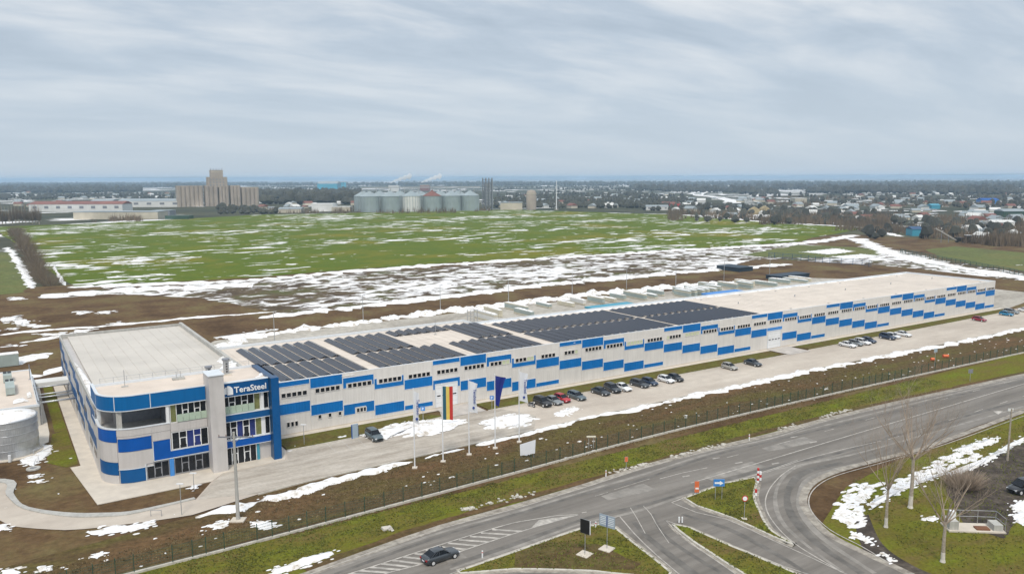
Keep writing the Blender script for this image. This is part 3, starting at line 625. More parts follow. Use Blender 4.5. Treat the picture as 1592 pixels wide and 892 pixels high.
for k in range(40):
    xa = X0+6*k; xb = xa+6; a = xa+.06; c = xb-.10
    p = MB(); lo = .36
    p.box(xa+.015, YC, lo, xb-.015, YF-.006, 9.60); p.build('wall_panel', M['grey_sheet'], hall)
    r = k % 5; Z = []
    wz0, wz1 = 6.72, 7.62
    if r == 0: Z = [(8.72, 9.52, 0), (3.82, 5.68, 0)]
    if r == 1: Z = [(7.76, 9.52, 0), (2.86, 4.74, 0)]
    if r == 2: Z = [(6.84, 8.70, 1), (1.90, 3.78, 0)]
    if r == 3: Z = [(5.82, 7.72, 2), (0.92, 2.80, 0)]
    if r == 4: Z = [(4.86, 6.66, 0), (0.92, 1.72, 0)]
    nw = 4 if k in four else 5; wx0 = xa+.95 if nw == 5 else xa+1.35
    for (z0, z1, t) in Z:
        if t == 0:
            if k == 5 and z0 < 5: blue_panel(hall, [(a, 3.9), (a+.35, 3.9), (a+.35, 4.95), (c-.45, 4.95), (c-.45, 3.9), (c, 3.9), (c, 5.68), (a, 5.68)], YC)
            elif k == 21 and z0 < 5: blue_panel(hall, [(a, 4.9), (c, 4.9), (c, 5.68), (a, 5.68)], YC, 'sign_blue')
            elif k == 2 and z0 < 3: blue_panel(hall, [(a, z0), (a+2.1, z0), (a+2.1, 3.06), (a+4.25, 3.06), (a+4.25, z0), (c, z0), (c, z1), (a, z1)], YC)
            else: blue_panel(hall, [(a, z0), (c, z0), (c, z1), (a, z1)], YC)
        elif t == 1: blue_panel(hall, [(a, z0), (a+.55, z0), (a+.55, wz1+.1), (c-.3, wz1+.1), (c-.3, z0+.05), (c, z0+.05), (c, z1), (a, z1)], YC)
        else: blue_panel(hall, [(a, z0), (c, z0), (c, z1), (c-.35, z1), (c-.35, wz0-.1), (a+.45, wz0-.1), (a+.45, z1), (a, z1)], YC)
    for i in range(nw):
        win(hall, wx0+i*.93, 6.83, YC-.006, 'glass_lit' if i in lit.get(k, ()) else 'glass')
for i in range(3): win(hall, X0+1.7+i*.72, 1.55, YC-.006, 'glass', .45, .80)
for i in range(3): win(hall, X0+7.3+i*1.85, 2.15, YC-.05, 'glass', .50, .62)
for i in range(3): win(hall, X0+14.5+i*.66, 2.10, YC-.006, 'glass', .50, .70)
def gate(x0, w, h):
    g_ = MB(); g_.box(x0, YC-.10, .36, x0+w, YC-.006, h); o = g_.build('gate', M['white'], hall)
    t = MB()
    for q in (x0-.12, x0+w): t.box(q, YC-.16, .36, q+.12, YC-.006, h+.12)
    t.box(x0, YC-.16, h, x0+w, YC-.006, h+.12); t.build('gate_frame', M['trim'], o)
    for i in range(4):
        v = MB(); v.box(x0+.25+i*w/4, YC-.13, 2.45, x0+w/4-.15+i*w/4, YC-.101, 2.68); v.build('vision_panel', M['glass'], o)
    for i in range(4):
        s_ = MB(); s_.box(x0, YC-.112, 1.2+i*.95, x0+w, YC-.101, 1.23+i*.95); s_.build('panel_joint', M['steel'], o)
gate(X0+30.6, 4.6, 4.7); gate(X0+126.5, 4.7, 4.6)
d = MB(); d.box(X0+36.15, YC-.08, .36, X0+37.1, YC-.006, 2.5); 
b = MB()
for i in range(1, 122):
    x = 37+i*2.0
    if x < 278: b.box(x-.03, YF+.32, 9.121, x+.03, 164.2 if x > 95 else 168.5, 9.15)
for i in range(1, 6): b.box(36.7, YF+i*5.2-.03, 9.121, 278.7, YF+i*5.2+.03, 9.145)
b.build('membrane_seam', M['roof_seam'], hall, kind='stuff')
for i in range(14):
    x = 170+i*8.1; y = 136.5 if i % 2 else 161
    b = MB(); b.box(x-.22, y-.22, 9.122, x+.22, y+.22, 9.22); b.build('roof_drain', M['rack'], hall)
    if i % 3 == 0: b = MB(); b.tube((x+3, 150, 9.122), (x+3, 150, 9.7), .16, n=10); b.build('vent_pipe', M['steel'], hall)
# rear canopies
for xx, m in ((133.5, 'teal'), (178, 'sign_blue')):
    cb = MB(); cb.box(xx, 164.65, 9.05, xx+15, 168.6, 9.5); cb.build('canopy', M[m], hall)
# roof snow edges
rs = MB()
snow_ribbon(rs, [(40.5, 134.0), (60, 134.0), (90, 134.1), (120, 134.0), (163, 134.1)], .75, .12, 9.13, 31, .8)
snow_ribbon(rs, [(97, 163.9), (120, 163.9), (165, 163.8), (220, 163.9), (278, 163.8)], .9, .15, 9.13, 32, 1)
rs.build('roof_snow', M['snow'], hall, smooth=True, kind='stuff')

# ------------------------------------------------------------------ solar rows on the hall roof
def solar_mesh(L, cache={}):
    if L in cache: return cache[L]
    nm = max(1, round(L/1.06)); st = L/nm; e = MB(); f = MB()
    ze, zw = .34, .10                                             # raised and low edges, tilted along X
    for i in range(nm):
        y0 = i*st+.015; y1 = (i+1)*st-.015
        for (xa, za, xb, zb) in ((0, .12, 1.02, .50), (1.04, .50, 2.06, .12)):
            k0 = len(e.v); e.v += [(xa, y0, za), (xb, y0, zb), (xb, y1, zb), (xa, y1, za), (xa, y0, za-.04), (xb, y0, zb-.04), (xb, y1, zb-.04), (xa, y1, za-.04)]
            for q in ((0, 1, 2, 3), (7, 6, 5, 4), (0, 4, 5, 1), (1, 5, 6, 2), (2, 6, 7, 3), (3, 7, 4, 0)): e.face([k0+j for j in q])
    for i in range(nm+1):
        y = min(i*st, L-.05)
        f.box(.02, y, 0, .07, y+.05, .09); f.box(1.99, y, 0, 2.03, y+.05, .08); f.box(1.0, y, 0, 1.05, y+.05, .42); f.box(.02, y, 0, 2.03, y+.05, .03)
    cache[L] = (e, f); return cache[L]
solar_src = {}
def ordn(n): return ['first', 'second', 'third', 'fourth', 'fifth', 'sixth', 'seventh', 'eighth', 'ninth', 'tenth', 'eleventh', 'twelfth', 'thirteenth', 'fourteenth', 'fifteenth', 'sixteenth'][n]
def ordn2(n): return ordn(n) if n < 16 else ['seventeenth', 'eighteenth', 'nineteenth', 'twentieth', 'twenty first', 'twenty second', 'twenty third', 'twenty fourth', 'twenty fifth', 'twenty sixth', 'twenty seventh', 'twenty eighth'][n-16]
def solar_row(x, y, L, lab):
    if L not in solar_src:
        e, f = solar_mesh(L); r = thing('solar_panel_row', lab, 'solar panels', (x, y, 9.125), 0, 'rows of solar panels on the hall roof')
        e.build('panel', [M['cell']], r, kind='stuff'); f.build('rack', M['rack'], r, kind='stuff'); solar_src[L] = r; return
    dup(solar_src[L], (x, y, 9.125), None, lab)
PT = 2.36
def sblock(xs, n, y, L, where):
    for i in range(n): solar_row(xs+i*PT, y, L, 'solar panel row, %s from left %s' % (ordn(i), where))
sblock(40.6, 7, 134.9, 12.6, 'in the front strip nearest the office')
sblock(40.6, 7, 148.8, 16.6, 'in the rear strip nearest the office')
sblock(59.2, 8, 134.9, 12.6, 'in the front strip before the bare roof patch')
sblock(59.2, 6, 148.8, 16.6, 'in the rear strip left of the bare roof patch')
sblock(74.0, 6, 160.8, 5.4, 'of short rows behind bare roof patch')
sblock(88.3, 4, 148.8, 16.6, 'right of the bare roof patch')
sblock(80.2, 7, 134.9, 12.6, 'in the front strip after the bare roof patch')
sblock(99.4, 15, 134.9, 12.6, 'in the first large block, front strip')
sblock(99.4, 15, 148.8, 12.5, 'in the first large block, rear strip')
sblock(136.0, 12, 134.9, 12.6, 'in the front strip of the far block')
sblock(136.0, 12, 148.8, 12.5, 'in the rear strip of the far block')
for x, y in ((88.2, 170.6),):
    pass

# ------------------------------------------------------------------ office building with rounded corner
off = thing('office_building', 'office front with rounded blue and grey corner, tall glazing and white lettering', 'office building', (0, 0, 0))
RC = 4.5; XL, YO = 11.4, 124.0; CXo, CYo = XL+RC, YO+RC
L1 = 6.5; LA = RC*math.pi/2; XE = 25.7
def path(s, o=0.0):
    """outer wall line of the office, o = outward offset"""
    if s < L1: return (XL-o, CYo+L1-s)
    if s < L1+LA:
        t = (s-L1)/RC; return (CXo-(RC+o)*math.cos(t), CYo-(RC+o)*math.sin(t))
    return (CXo+(s-L1-LA), YO-o)
def sx(x): return L1+LA+(x-CXo)
def strip(b, s0, s1, z0, z1, o0, o1):
    n = max(1, int((s1-s0)/.35)) if s0 < L1+LA and s1 > L1 else 1
    ss = [s0+(s1-s0)*i/n for i in range(n+1)]
    if s0 < L1 and s1 > L1: ss = sorted(set([s0, L1]+[L1+(min(s1, L1+LA)-L1)*i/18 for i in range(19)]+[s1]))
    k = len(b.v)
    for s in ss:
        a = path(s, o1); c = path(s, o0); b.v += [(*a, z0), (*a, z1), (*c, z1), (*c, z0)]
    m = len(ss)
    for i in range(m-1):
        q = k+4*i
        b.face([q, q+4, q+5, q+1]); b.face([q+1, q+5, q+6, q+2]); b.face([q+2, q+6, q+7, q+3]); b.face([q+3, q+7, q+4, q])
    b.face([k+3, k, k+1, k+2][::-1]); q = k+4*(m-1); b.face([q, q+3, q+2, q+1][::-1])
    return b
arc = [path(L1+LA*i/16) for i in range(17)]
foot = [(XL, 133.4)]+arc+[(36.3, YO), (36.3, 133.4)]
# main mass: ground to first floor slab (left part), full height behind the terrace
ins = [path(L1+LA*i/16, -.06) for i in range(17)]
b = MB(); b.prism([(XL+.06, 133.4)]+ins+[(36.2, YO+.06), (36.2, 133.4)], 0, 7.2); b.build('wall', M['grey_clad'], off)
b = MB(); b.prism([(20.45, YO+.3), (36.2, YO+.3), (36.2, 133.4), (XL+2.5, 133.4), (XL+2.5, 131.2), (20.45, 131.2)], 7.2, 11.0); b.build('wall', M['grey_clad'], off)
b = MB(); b.prism([(XL+.06, 133.4)]+ins+[(36.2, YO+.06), (36.2, 133.4)], 10.98, 12.9); b.build('roof_slab', M['grey_clad'], off)
b = MB(); b.prism([(XL+.35, 133.1)]+[path(L1+LA*i/16, -.35) for i in range(17)]+[(36.0, YO+.35), (36.0, 133.1)], 12.9, 12.93); b.build('roof', M['roof_tan'], off)
b = MB(); strip(b, 0, sx(XE), 12.9, 13.2, -.3, .05); b.box(XL, 133.1, 12.9, 36.3, 133.4, 13.3); b.box(36.0, YO+.3, 12.9, 36.3, 133.1, 13.3); b.box(27.9, YO-.05, 12.9, 36.3, YO+.3, 13.2); b.build('parapet', M['trim'], off)
# blue fascia panels round the corner
fs = [0.0, 6.6, 10.85, sx(17.95), sx(XE)]
for s0, s1 in zip(fs, fs[1:]):
    b = MB(); strip(b, s0+.06, s1-.06, 11.06, 13.12, 0, .10); b.build('fascia_panel', M['blue_sky'], off)
b = MB(); strip(b, 0, sx(XE), 10.93, 11.04, -.1, .14)
strip(b, 0, sx(XE), 13.13, 13.24, -.1, .13)
for s in fs[1:-1]: strip(b, s-.05, s+.05, 11.05, 13.12, 0, .12)
b.build('fascia_trim', M['trim'], off)
# cladding between
def clad(s0, s1, z0, z1, m='grey_clad', name='cladding_panel', pr=.05):
    b = MB(); strip(b, s0+.03, s1-.03, z0+.03, z1-.03, -.02, pr); return b.build(name, M[m], off)
cuts = [0, 6.6, 10.85, sx(17.9), sx(20.45)]
for s0, s1 in zip(cuts, cuts[1:]): clad(s0, s1, 7.2, 8.25)
clad(sx(20.45), sx(XE), 6.85, 8.15)
clad(0, 6.6, 0, 7.15)
clad(6.6, 10.85, 6.35, 8.2, 'blue_clad', 'blue_panel', .09); clad(6.6, 10.85, 3.35, 6.35); clad(6.6, 10.85, 1.45, 3.35, 'blue_mid', 'blue_panel', .09); clad(6.6, 10.85, 0, 1.45)
clad(10.85, sx(17.9), 6.85, 7.2); clad(10.95, sx(17.8), 4.92, 6.85, 'blue_clad', 'blue_panel', .09); clad(10.85, sx(17.9), 2.3, 4.9)
clad(11.0, sx(16.75), .25, 2.25, 'blue_mid', 'blue_panel', .09); clad(10.85, sx(16.8), 0, .25)
clad(sx(17.9), sx(20.45), 5.9, 7.2)
bp = MB(); bp.prismY([(17.98, 2.98), (25.7, 3.05), (25.7, 4.02), (20.3, 4.02), (20.3, 5.85), (17.98, 5.85)], YO-.09, YO+.02); bp.build('blue_panel', M['blue_clad'], off)
tr = MB(); tr.box(20.3, YO-.12, 4.02, 25.7, YO, 4.12); tr.box(17.9, YO-.12, 2.88, 25.7, YO, 2.98); tr.box(17.88, YO-.12, 2.98, 17.98, YO, 5.85); tr.box(20.3, YO-.12, 4.12, 20.38, YO, 5.9)
strip(tr, 0, sx(20.45), 8.25, 8.38, -.3, .12); strip(tr, 10.85, sx(17.9), 2.26, 2.34, 0, .1); tr.box(16.75, YO-.1, .1, 16.85, YO, 2.7)
tr.build('trim', M['trim'], off)
# terrace
b = MB(); b.prism([(XL+.3, 131)]+[path(L1+LA*i/16, -.3) for i in range(17)]+[(20.4, YO+.3), (20.4, 131)], 7.2, 7.3); b.build('terrace_floor', M['concrete'], off)
b = MB(); strip(b, 0, sx(20.45), 7.2, 8.25, -.25, -.03); b.build('terrace_wall', M['white'], off)
b = MB(); b.box(XL+2.6, 131.1, 7.35, 20.3, 131.19, 10.9); b.box(20.36, YO+.6, 7.35, 20.44, 131.1, 10.9); b.build('dark_wall_panel', M['rack'], off)  # dark panels added over the terrace's inner wall faces
b = MB(); b.box(13.45, YO+.75, 7.3, 14.15, YO+1.35, 10.95); b.build('column', M['concrete'], off)
b = MB(); b.box(20.0, YO+.0, 7.25, 20.42, YO+.5, 10.95); b.build('column', M['white'], off)
b = MB(); b.box(XL+.2, 131.4, 7.3, XL+.7, 131.9, 10.95); b.build('column', M['white'], off)
# glazing: frame + panes as sub-parts
def glazing(x0, x1, z0, z1, y, n, trans=(), bal=None, panes=None, fr='white', split=()):
    w = (x1-x0)/n
    f = MB(); f.box(x0, y-.08, z0-.07, x1, y, z0); f.box(x0, y-.08, z1, x1, y, z1+.07)
    for i in range(n+1): f.box(x0+i*w-.05, y-.081, z0, x0+i*w+.05, y, z1)
    for i in split:
        zz = z0+(z1-z0)*.62; f.box(x0+i*w+.05, y-.079, zz-.05, x0+(i+1)*w-.05, y, zz+.05)
        f.box(x0+i*w+.05, y-.09, z0+(z1-z0)*.2, x0+i*w+.13, y-.082, zz-.05); f.box(x0+(i+1)*w-.13, y-.09, z0+(z1-z0)*.2, x0+(i+1)*w-.05, y-.082, zz-.05)
    o = f.build('window', M[fr], off)
    for i in range(n):
        m = (panes or {}).get(i, 'glass'); p = MB(); p.box(x0+i*w+.05, y-.03, z0, x0+(i+1)*w-.05, y-.005, z1); p.build('pane', M[m], o)
    if bal:
        for i in range(bal[0], bal[1]):
            p = MB(); p.box(x0+i*w+.02, y-.42, z0+.02, x0+(i+1)*w-.02, y-.38, z0+bal[2]); p.build('balustrade_glass', M['glass_green'], o)
    return o
YG = YO+.0
b = MB(); b.box(20.45, YO+.02, 7.2, 25.7, YO+.3, 8.2); b.build('wall', M['grey_clad'], off)
b = MB(); b.box(27.9, YO+.02, 7.1, 35.0, YO+.3, 8.2); b.build('wall', M['grey_clad'], off)
glazing(20.6, 25.7, 8.25, 10.88, YO+.3, 6, panes={0: 'curtain'}, bal=(1, 6, 1.15), split=(2, 4))
glazing(20.6, 25.7, 4.22, 6.72, YG, 5, panes={2: 'glass_blue', 3: 'glass_blue'}, split=(1, 3))
glazing(16.95, 19.95, .45, 2.66, YG, 3, split=(1,), fr='rack')
glazing(20.75, 25.7, .45, 2.75, YG, 5, split=(1, 3), fr='rack')
b = MB(); b.box(20.05, YO-.12, 0, 20.65, YO, 2.85); b.build('pier', M['sign_blue'], off)
glazing(28.1, 33.8, 8.25, 10.95, YO+.3, 6, panes={5: 'curtain', 4: 'glass'}, bal=(0, 5, 1.2), split=(1, 3))
glazing(34.35, 35.1, 8.25, 10.95, YO+.3, 1)
glazing(28.1, 33.8, 4.22, 6.95, YG, 6, panes={2: 'glass_blue', 4: 'glass_blue', 5: 'curtain'}, split=(1, 3))
glazing(34.35, 35.1, 4.22, 6.95, YG, 1)
glazing(28.1, 32.8, .15, 2.85, YG, 5, panes={}, split=(1, 3))
b = MB(); b.box(32.9, YO-.15, 0, 33.3, YO, 2.85); b.build('pier', M['teal'], off)
for z0, z1 in ((8.15, 10.95), (4.1, 6.95)):
    b = MB(); b.box(33.85, YO-.1, z0, 34.3, YO+.35, z1); b.build('column', M['white'], off)
# blue bands of the right part
for z0, z1, m in ((11.05, 13.12, 'blue_mid'), (7.1, 8.12, 'blue_mid'), (3.0, 4.06, 'blue_clad')):
    b = MB(); b.box(27.95, YO-.45, z0, 35.05, YO-.02, z1); b.build('blue_band', M[m], off)
    b = MB(); b.box(27.95, YO-.48, z1, 35.05, YO-.0, z1+.09); b.box(27.95, YO-.48, z0-.09, 35.05, YO, z0); b.build('trim', M['trim'], off)
# pylons
b = MB(); b.box(25.72, 121.6, 0, 27.88, 125.2, 15.0); b.build('grey_pylon', M['grey_clad'], off)
b = MB(); b.box(25.6, 121.48, 15.0, 28.0, 125.3, 15.14); b.build('pylon_cap', M['trim'], off)
b = MB(); b.box(35.1, 122.4, 0, 36.3, 133.4, 13.3); b.build('blue_pylon', M['blue_dark'], off)
b = MB(); b.box(35.12, 122.34, 0, 36.28, 122.398, 13.28); b.box(36.302, 122.4, 9.62, 36.34, 133.4, 13.28); b.box(36.302, 122.4, 0, 36.34, 133.4, 9.6); b.build('pylon_facing', M['blue_mid'], off)
# sign lettering
def lettering(txt, size, loc, rot, m, parent, name='sign_text', ext=.03):
    cu = bpy.data.curves.new(name, 'FONT'); cu.body = txt; cu.size = size; cu.extrude = ext; cu.offset = size*.012; cu.resolution_u = 3
    to = bpy.data.objects.new('tmp', cu); COL.objects.link(to); bpy.context.view_layer.update()
    me = bpy.data.meshes.new_from_object(to.evaluated_get(bpy.context.evaluated_depsgraph_get())); bpy.data.objects.remove(to)
    me.materials.clear(); me.materials.append(m); o = bpy.data.objects.new(name, me); COL.objects.link(o); o.location = loc; o.rotation_euler = rot
    if parent: o.parent = parent
    return o
M['sign_white'] = mat('sign_white', (0.88, 0.89, 0.9), 0.5, 0.02, 1.0)
lettering('TeraSteel', 1.28, (29.75, YO-.52, 11.55), (R(90), 0, 0), M['sign_white'], off, ext=.05)
lg = MB()
c_ = (28.85, 11.95)
pts = [(c_[0]-.72, c_[1]-.45), (c_[0]-.72, c_[1]+.05), (c_[0]-.40, c_[1]+.62), (c_[0]-.18, c_[1]+.62), (c_[0]-.22, c_[1]-.45)]
lg.prismY(pts, YO-.58, YO-.46)
pts = [(c_[0]-.12, c_[1]-.62)]+[(c_[0]-.12+.85*math.sin(t*math.pi/12), c_[1]+.05+.75*math.cos(t*math.pi/12)) for t in range(0, 7)]+[(c_[0]+.73, c_[1]-.62)]
lg.prismY(pts, YO-.60, YO-.46); lg.build('logo', M['sign_white'], off)
# rear part of the office (lower hall) with its own roof
b = MB(); b.box(XL, 133.4, 0, 36.5, 198, 9.5); b.build('wall', M['grey_clad'], off)
b = MB(); b.box(12.9, 133.5, 9.5, 35.9, 197.5, 9.95); b.build('roof', M['roof_grey'], off)
b = MB(); b.box(XL-.05, 133.4, 9.5, XL+.2, 198.1, 10.25); b.box(XL+.2, 197.8, 9.5, 36.5, 198.1, 10.45); b.box(35.9, 133.4, 9.5, 36.52, 197.8, 10.75); b.build('parapet', M['concrete'], off)
b = MB()
for i in range(1, 12): b.box(12.9+i*2.0-.03, 133.6, 9.951, 12.9+i*2.0+.03, 197.4, 9.985)
b.build('membrane_seam', M['roof_seam'], off, kind='stuff')
k2 = MB(); snow_patch(k2, [(11.65, 133.6), (12.85, 133.6), (12.8, 150), (12.3, 165), (11.8, 172), (11.65, 160)], .22, 9.75, 2, 1.5, .08)
snow_ribbon(k2, [(35.6, 157), (35.3, 152), (35.0, 146), (34.8, 141)], 1.7, .55, 10.0, 4, .6)
snow_ribbon(k2, [(35.8, 128.5), (34.6, 126.6), (33.6, 125.6)], 1.3, .4, 12.95, 5, .4); k2.build('roof_snow', M['snow'], off, smooth=True, kind='stuff')
for k in range(11):                                   # stepped blue panels on the west wall
    ya = 192-6*k; r = k % 5; zz = {0: [(7.3, 9.3), (3.6, 5.4)], 1: [(6.4, 8.4), (2.6, 4.4)], 2: [(5.4, 7.2), (1.7, 3.5)], 3: [(4.5, 6.3)], 4: [(8.5, 9.4), (3.6, 5.2)]}[r]
    for z0, z1 in zz:
        b = MB(); b.box(XL-.07, ya+.08, z0, XL-.004, ya+5.9, z1); b.build('blue_panel', M['blue_mid'], off)
    b = MB(); b.box(XL-.05, ya-.04, .3, XL-.003, ya+.04, 9.4); b.build('joint_trim', M['trim'], off)
    for i in range(3):
        b = MB(); b.box(XL-.10, ya+1.2+i*1.3, 6.0 if r % 2 else 2.0, XL-.072, ya+1.9+i*1.3, 6.8 if r % 2 else 2.9); b.build('window', M['glass'], off)
# roof rail between the two roofs, stays
b = MB()
for i in range(13): b.tube((12.5+i*1.85, 133.25, 13.3), (12.5+i*1.85, 133.25, 14.1), .03, n=5)
b.tube((12.5, 133.25, 14.1), (34.7, 133.25, 14.1), .03, n=5); b.tube((12.5, 133.25, 13.7), (34.7, 133.25, 13.7), .02, n=5); b.build('roof_rail', M['steel'], off)
for xx, yy, hh_, ww in ((27.05, 127.6, 2.4, .42), (30.3, 130.2, 2.7, .45)):
    v = thing('roof_vent', 'dark topped steel flue standing on the office roof, %s of the two' % ('left' if xx < 29 else 'right'), 'flue', (xx, yy, 12.93), 0, 'flues on the office roof')
    p = MB(); p.box(-.7, -.7, 0, .7, .7, .18); p.build('base', M['slab'], v)
    p = MB(); p.lathe([(ww, .18), (ww, hh_-.3)], 16); p.build('pipe', M['steel'], v, smooth=True)
    p = MB()
    for j in range(4): p.box(-.12, -ww-.03, .5+j*.42, .12, -ww+.02, .72+j*.42)
    p.build('vent_slot', M['black'], v)
    p = MB(); p.lathe([(0, hh_), (ww*1.35, hh_-.06), (ww*1.35, hh_-.28), (0, hh_-.3)], 16); p.build('cap', M['rack'], v)
v = thing('roof_mast', 'thin steel mast on the office roof near the rounded corner', 'mast', (15.6, 131.0, 12.93))
p = MB(); p.box(-.45, -.3, 0, .45, .3, .12); p.build('base', M['concrete'], v)
p = MB(); p.tube((0, 0, .12), (0, 0, 2.6), .05, n=6); p.build('pole', M['steel'], v)
v = thing('roof_unit', 'small low fan unit on the middle of the office roof', 'fan unit', (23.3, 131.3, 12.93))
p = MB(); p.box(-.9, -.5, 0, .9, .5, .3); p.build('base', M['concrete'], v)
for q in (-.3, .3):
    p = MB(); p.tube((q, 0, .3), (q, 0, 1.3), .05, n=6); p.build('pipe', M['steel'], v)
v = thing('roof_mast', 'thin pale mast on the bare patch of the hall roof', 'mast', (82.6, 158.0, 9.12))
p = MB(); p.box(-.3, -.3, 0, .3, .3, .12); p.build('base', M['concrete'], v)
p = MB(); p.tube((0, 0, .12), (0, 0, 3.4), .05, n=6); p.build('pole', M['steel'], v)
# ------------------------------------------------------------------ cars
CARMAT = {}
def carmat(n, col):
    if n not in CARMAT:
        m = mat('car_'+n, col, 0.3, 0.03, 1.0, spec=0.6); m.node_tree.nodes['Principled BSDF'].inputs['Coat Weight'].default_value = 0.5; CARMAT[n] = m
    return CARMAT[n]
CC = {'dark_grey': (.035, .042, .05), 'teal_grey': (.09, .12, .135), 'black': (.012, .012, .014), 'grey': (.20, .22, .23), 'red': (.42, .012, .02), 'white': (.78, .79, .80), 'silver': (.36, .35, .32),
      'navy': (.012, .03, .07), 'blue': (.01, .20, .38), 'maroon': (.28, .012, .03)}
def car(kind, colour, label, cat_, loc, rz, group=None):
    """x forward; length stations of a lofted body, then glasshouse, wheels and lamps"""
    t = thing({'van': 'parked_van', 'suv': 'parked_car'}.get(kind, 'parked_car'), label, cat_, loc, rz, group)
    L, Wd, belt, H_ = {'hatch': (4.1, 1.74, .93, 1.47), 'sedan': (4.6, 1.80, .93, 1.44), 'suv': (4.5, 1.86, 1.05, 1.70), 'wagon': (4.7, 1.80, .93, 1.48), 'van': (4.9, 1.9, 1.15, 1.95)}[kind]
    h = L/2; cm = carmat(colour, CC[colour])
    # stations: x, half width, bottom, top (bonnet / belt line / boot)
    hood = .80 if kind not in ('suv', 'van') else .95
    st = [(-h, .74, .45, belt-.25), (-h+.06, .84, .33, belt-.05), (-h+.35, .95, .25, belt+.02), (-h+1.0, 1, .21, belt+.02), (0, 1, .21, belt), (h-1.75, 1, .21, belt-.02), (h-1.45, .99, .21, belt-.04),
          (h-.75, .96, .22, hood), (h-.25, .88, .25, hood-.10), (h-.05, .78, .32, hood-.22), (h, .66, .42, hood-.32)]
    b = MB(); k0 = 0; hw = Wd/2
    for (x, w, z0, z1) in st:
        w *= hw; zm = z0+(z1-z0)*.5
        b.v += [(x, -w*.90, z0), (x, -w, zm-.08), (x, -w*.985, z1-.14), (x, -w*.90, z1-.02), (x, -w*.5, z1+.02), (x, w*.5, z1+.02), (x, w*.90, z1-.02), (x, w*.985, z1-.14), (x, w, zm-.08), (x, w*.90, z0)]
    n = 10
    for i in range(len(st)-1):
        for j in range(n):
            a = i*n+j; c = i*n+(j+1) % n; b.face([a, a+n, c+n, c][::-1])
    b.face(list(range(n))); b.face([(len(st)-1)*n+j for j in range(n)][::-1])
    b.build('body', cm, t, smooth=True)
    # glasshouse
    if kind == 'sedan': P = (-h+.45, -h+1.25, h-2.15, h-1.35)
    elif kind == 'hatch': P = (-h+.12, -h+.55, h-2.0, h-1.2)
    elif kind == 'wagon': P = (-h+.12, -h+.50, h-2.15, h-1.35)
    elif kind == 'van': P = (-h+.08, -h+.25, h-1.9, h-1.0)
    else: P = (-h+.12, -h+.50, h-2.05, h-1.35)
    x0, x1, x2, x3 = P; wb, wt = hw*.90, hw*.70; zt = H_-.05; zb = belt-.02
    gl = MB(); gl.v = [(x0, -wb*.93, zb), (x3, -wb*.95, zb-.03), (x3, wb*.95, zb-.03), (x0, wb*.93, zb), (x1, -wt, zt), (x2, -wt, zt), (x2, wt, zt), (x1, wt, zt)]
    for q in ((0, 1, 5, 4), (1, 2, 6, 5), (2, 3, 7, 6), (3, 0, 4, 7), (4, 5, 6, 7)): gl.face(list(q))
    gl.build('window', M['glass'], t)
    rf = MB(); a_ = .12; xs = [x1-.10, x1+.25, (x1+x2)/2, x2-.2, x2+.10]; zs = [zt-.01, zt+.05, zt+.07, zt+.05, zt-.02]
    for x, z in zip(xs, zs): rf.v += [(x, -wt*1.04, z-.05), (x, -wt*.8, z), (x, wt*.8, z), (x, wt*1.04, z-.05)]
    for i in range(4):
        for j in range(3): q = i*4+j; rf.face([q, q+4, q+5, q+1])
    for i in range(4): rf.face([i*4, i*4+3, i*4+7, i*4+4])
    rf.build('roof', cm, t, smooth=True)
    pl = MB()
    def mixp(p, q, u): return tuple(p[i]+(q[i]-p[i])*u for i in range(3))
    for sg in (-1, 1):
        bot = lambda x: (x, sg*(wb*.945+.012), zb); top = lambda x: (x, sg*(wt+.012), zt)
        for xb_, xt_, w in ((x0, x1, .12), (x3, x2, .08), ((x0+x3)/2-.15, (x1+x2)/2-.05, .05), (x0+.72 if kind != 'sedan' else x0+.5, x1+.38, .07)):
            s_ = 1 if xb_ < 0 else -1
            pl.poly([bot(xb_), bot(xb_+s_*w*1.4), top(xt_+s_*w), top(xt_)])
    pl.build('pillar', cm, t)
    for sg in (-1, 1):
        for xw in (-h+.82, h-.85):
            wt_ = MB(); r = .32 if kind not in ('suv', 'van') else .36
            wt_.tube((0, -.11, 0), (0, .11, 0), r, n=16); o = wt_.build('wheel', M['tyre'], t); o.location = (xw, sg*(hw-.10), r)
            rr = MB(); rr.tube((0, sg*.10, 0), (0, sg*.125, 0), r*.66, r*.6, n=14); rr.build('rim', M['rim'], o)
    for sg in (-1, 1):
        p = MB(); p.box(h-.22, sg*hw*.62-.17, hood-.36, h-.04, sg*hw*.62+.17, hood-.20); p.build('headlight', M['lamp_white'], t)
        p = MB(); p.box(-h-.01, sg*hw*.68-.14, belt-.30, -h+.12, sg*hw*.68+.14, belt-.10); p.build('tail_light', M['lamp_red'], t)
        p = MB(); p.box(x3-.32, sg*hw*.98-.08, belt-.04, x3-.16, sg*hw*.98+.08, belt+.12); p.build('mirror', cm, t)
    p = MB(); p.box(h-.12, -.36, .38, h+.012, .36, .52); p.build('grille', M['black'], t)
    p = MB(); p.box(-h-.02, -.26, .50, -h+.05, .26, .62); p.build('number_plate', M['flag_white'], t)
    return t
GP = 'cars parked nose out along the grass strip'
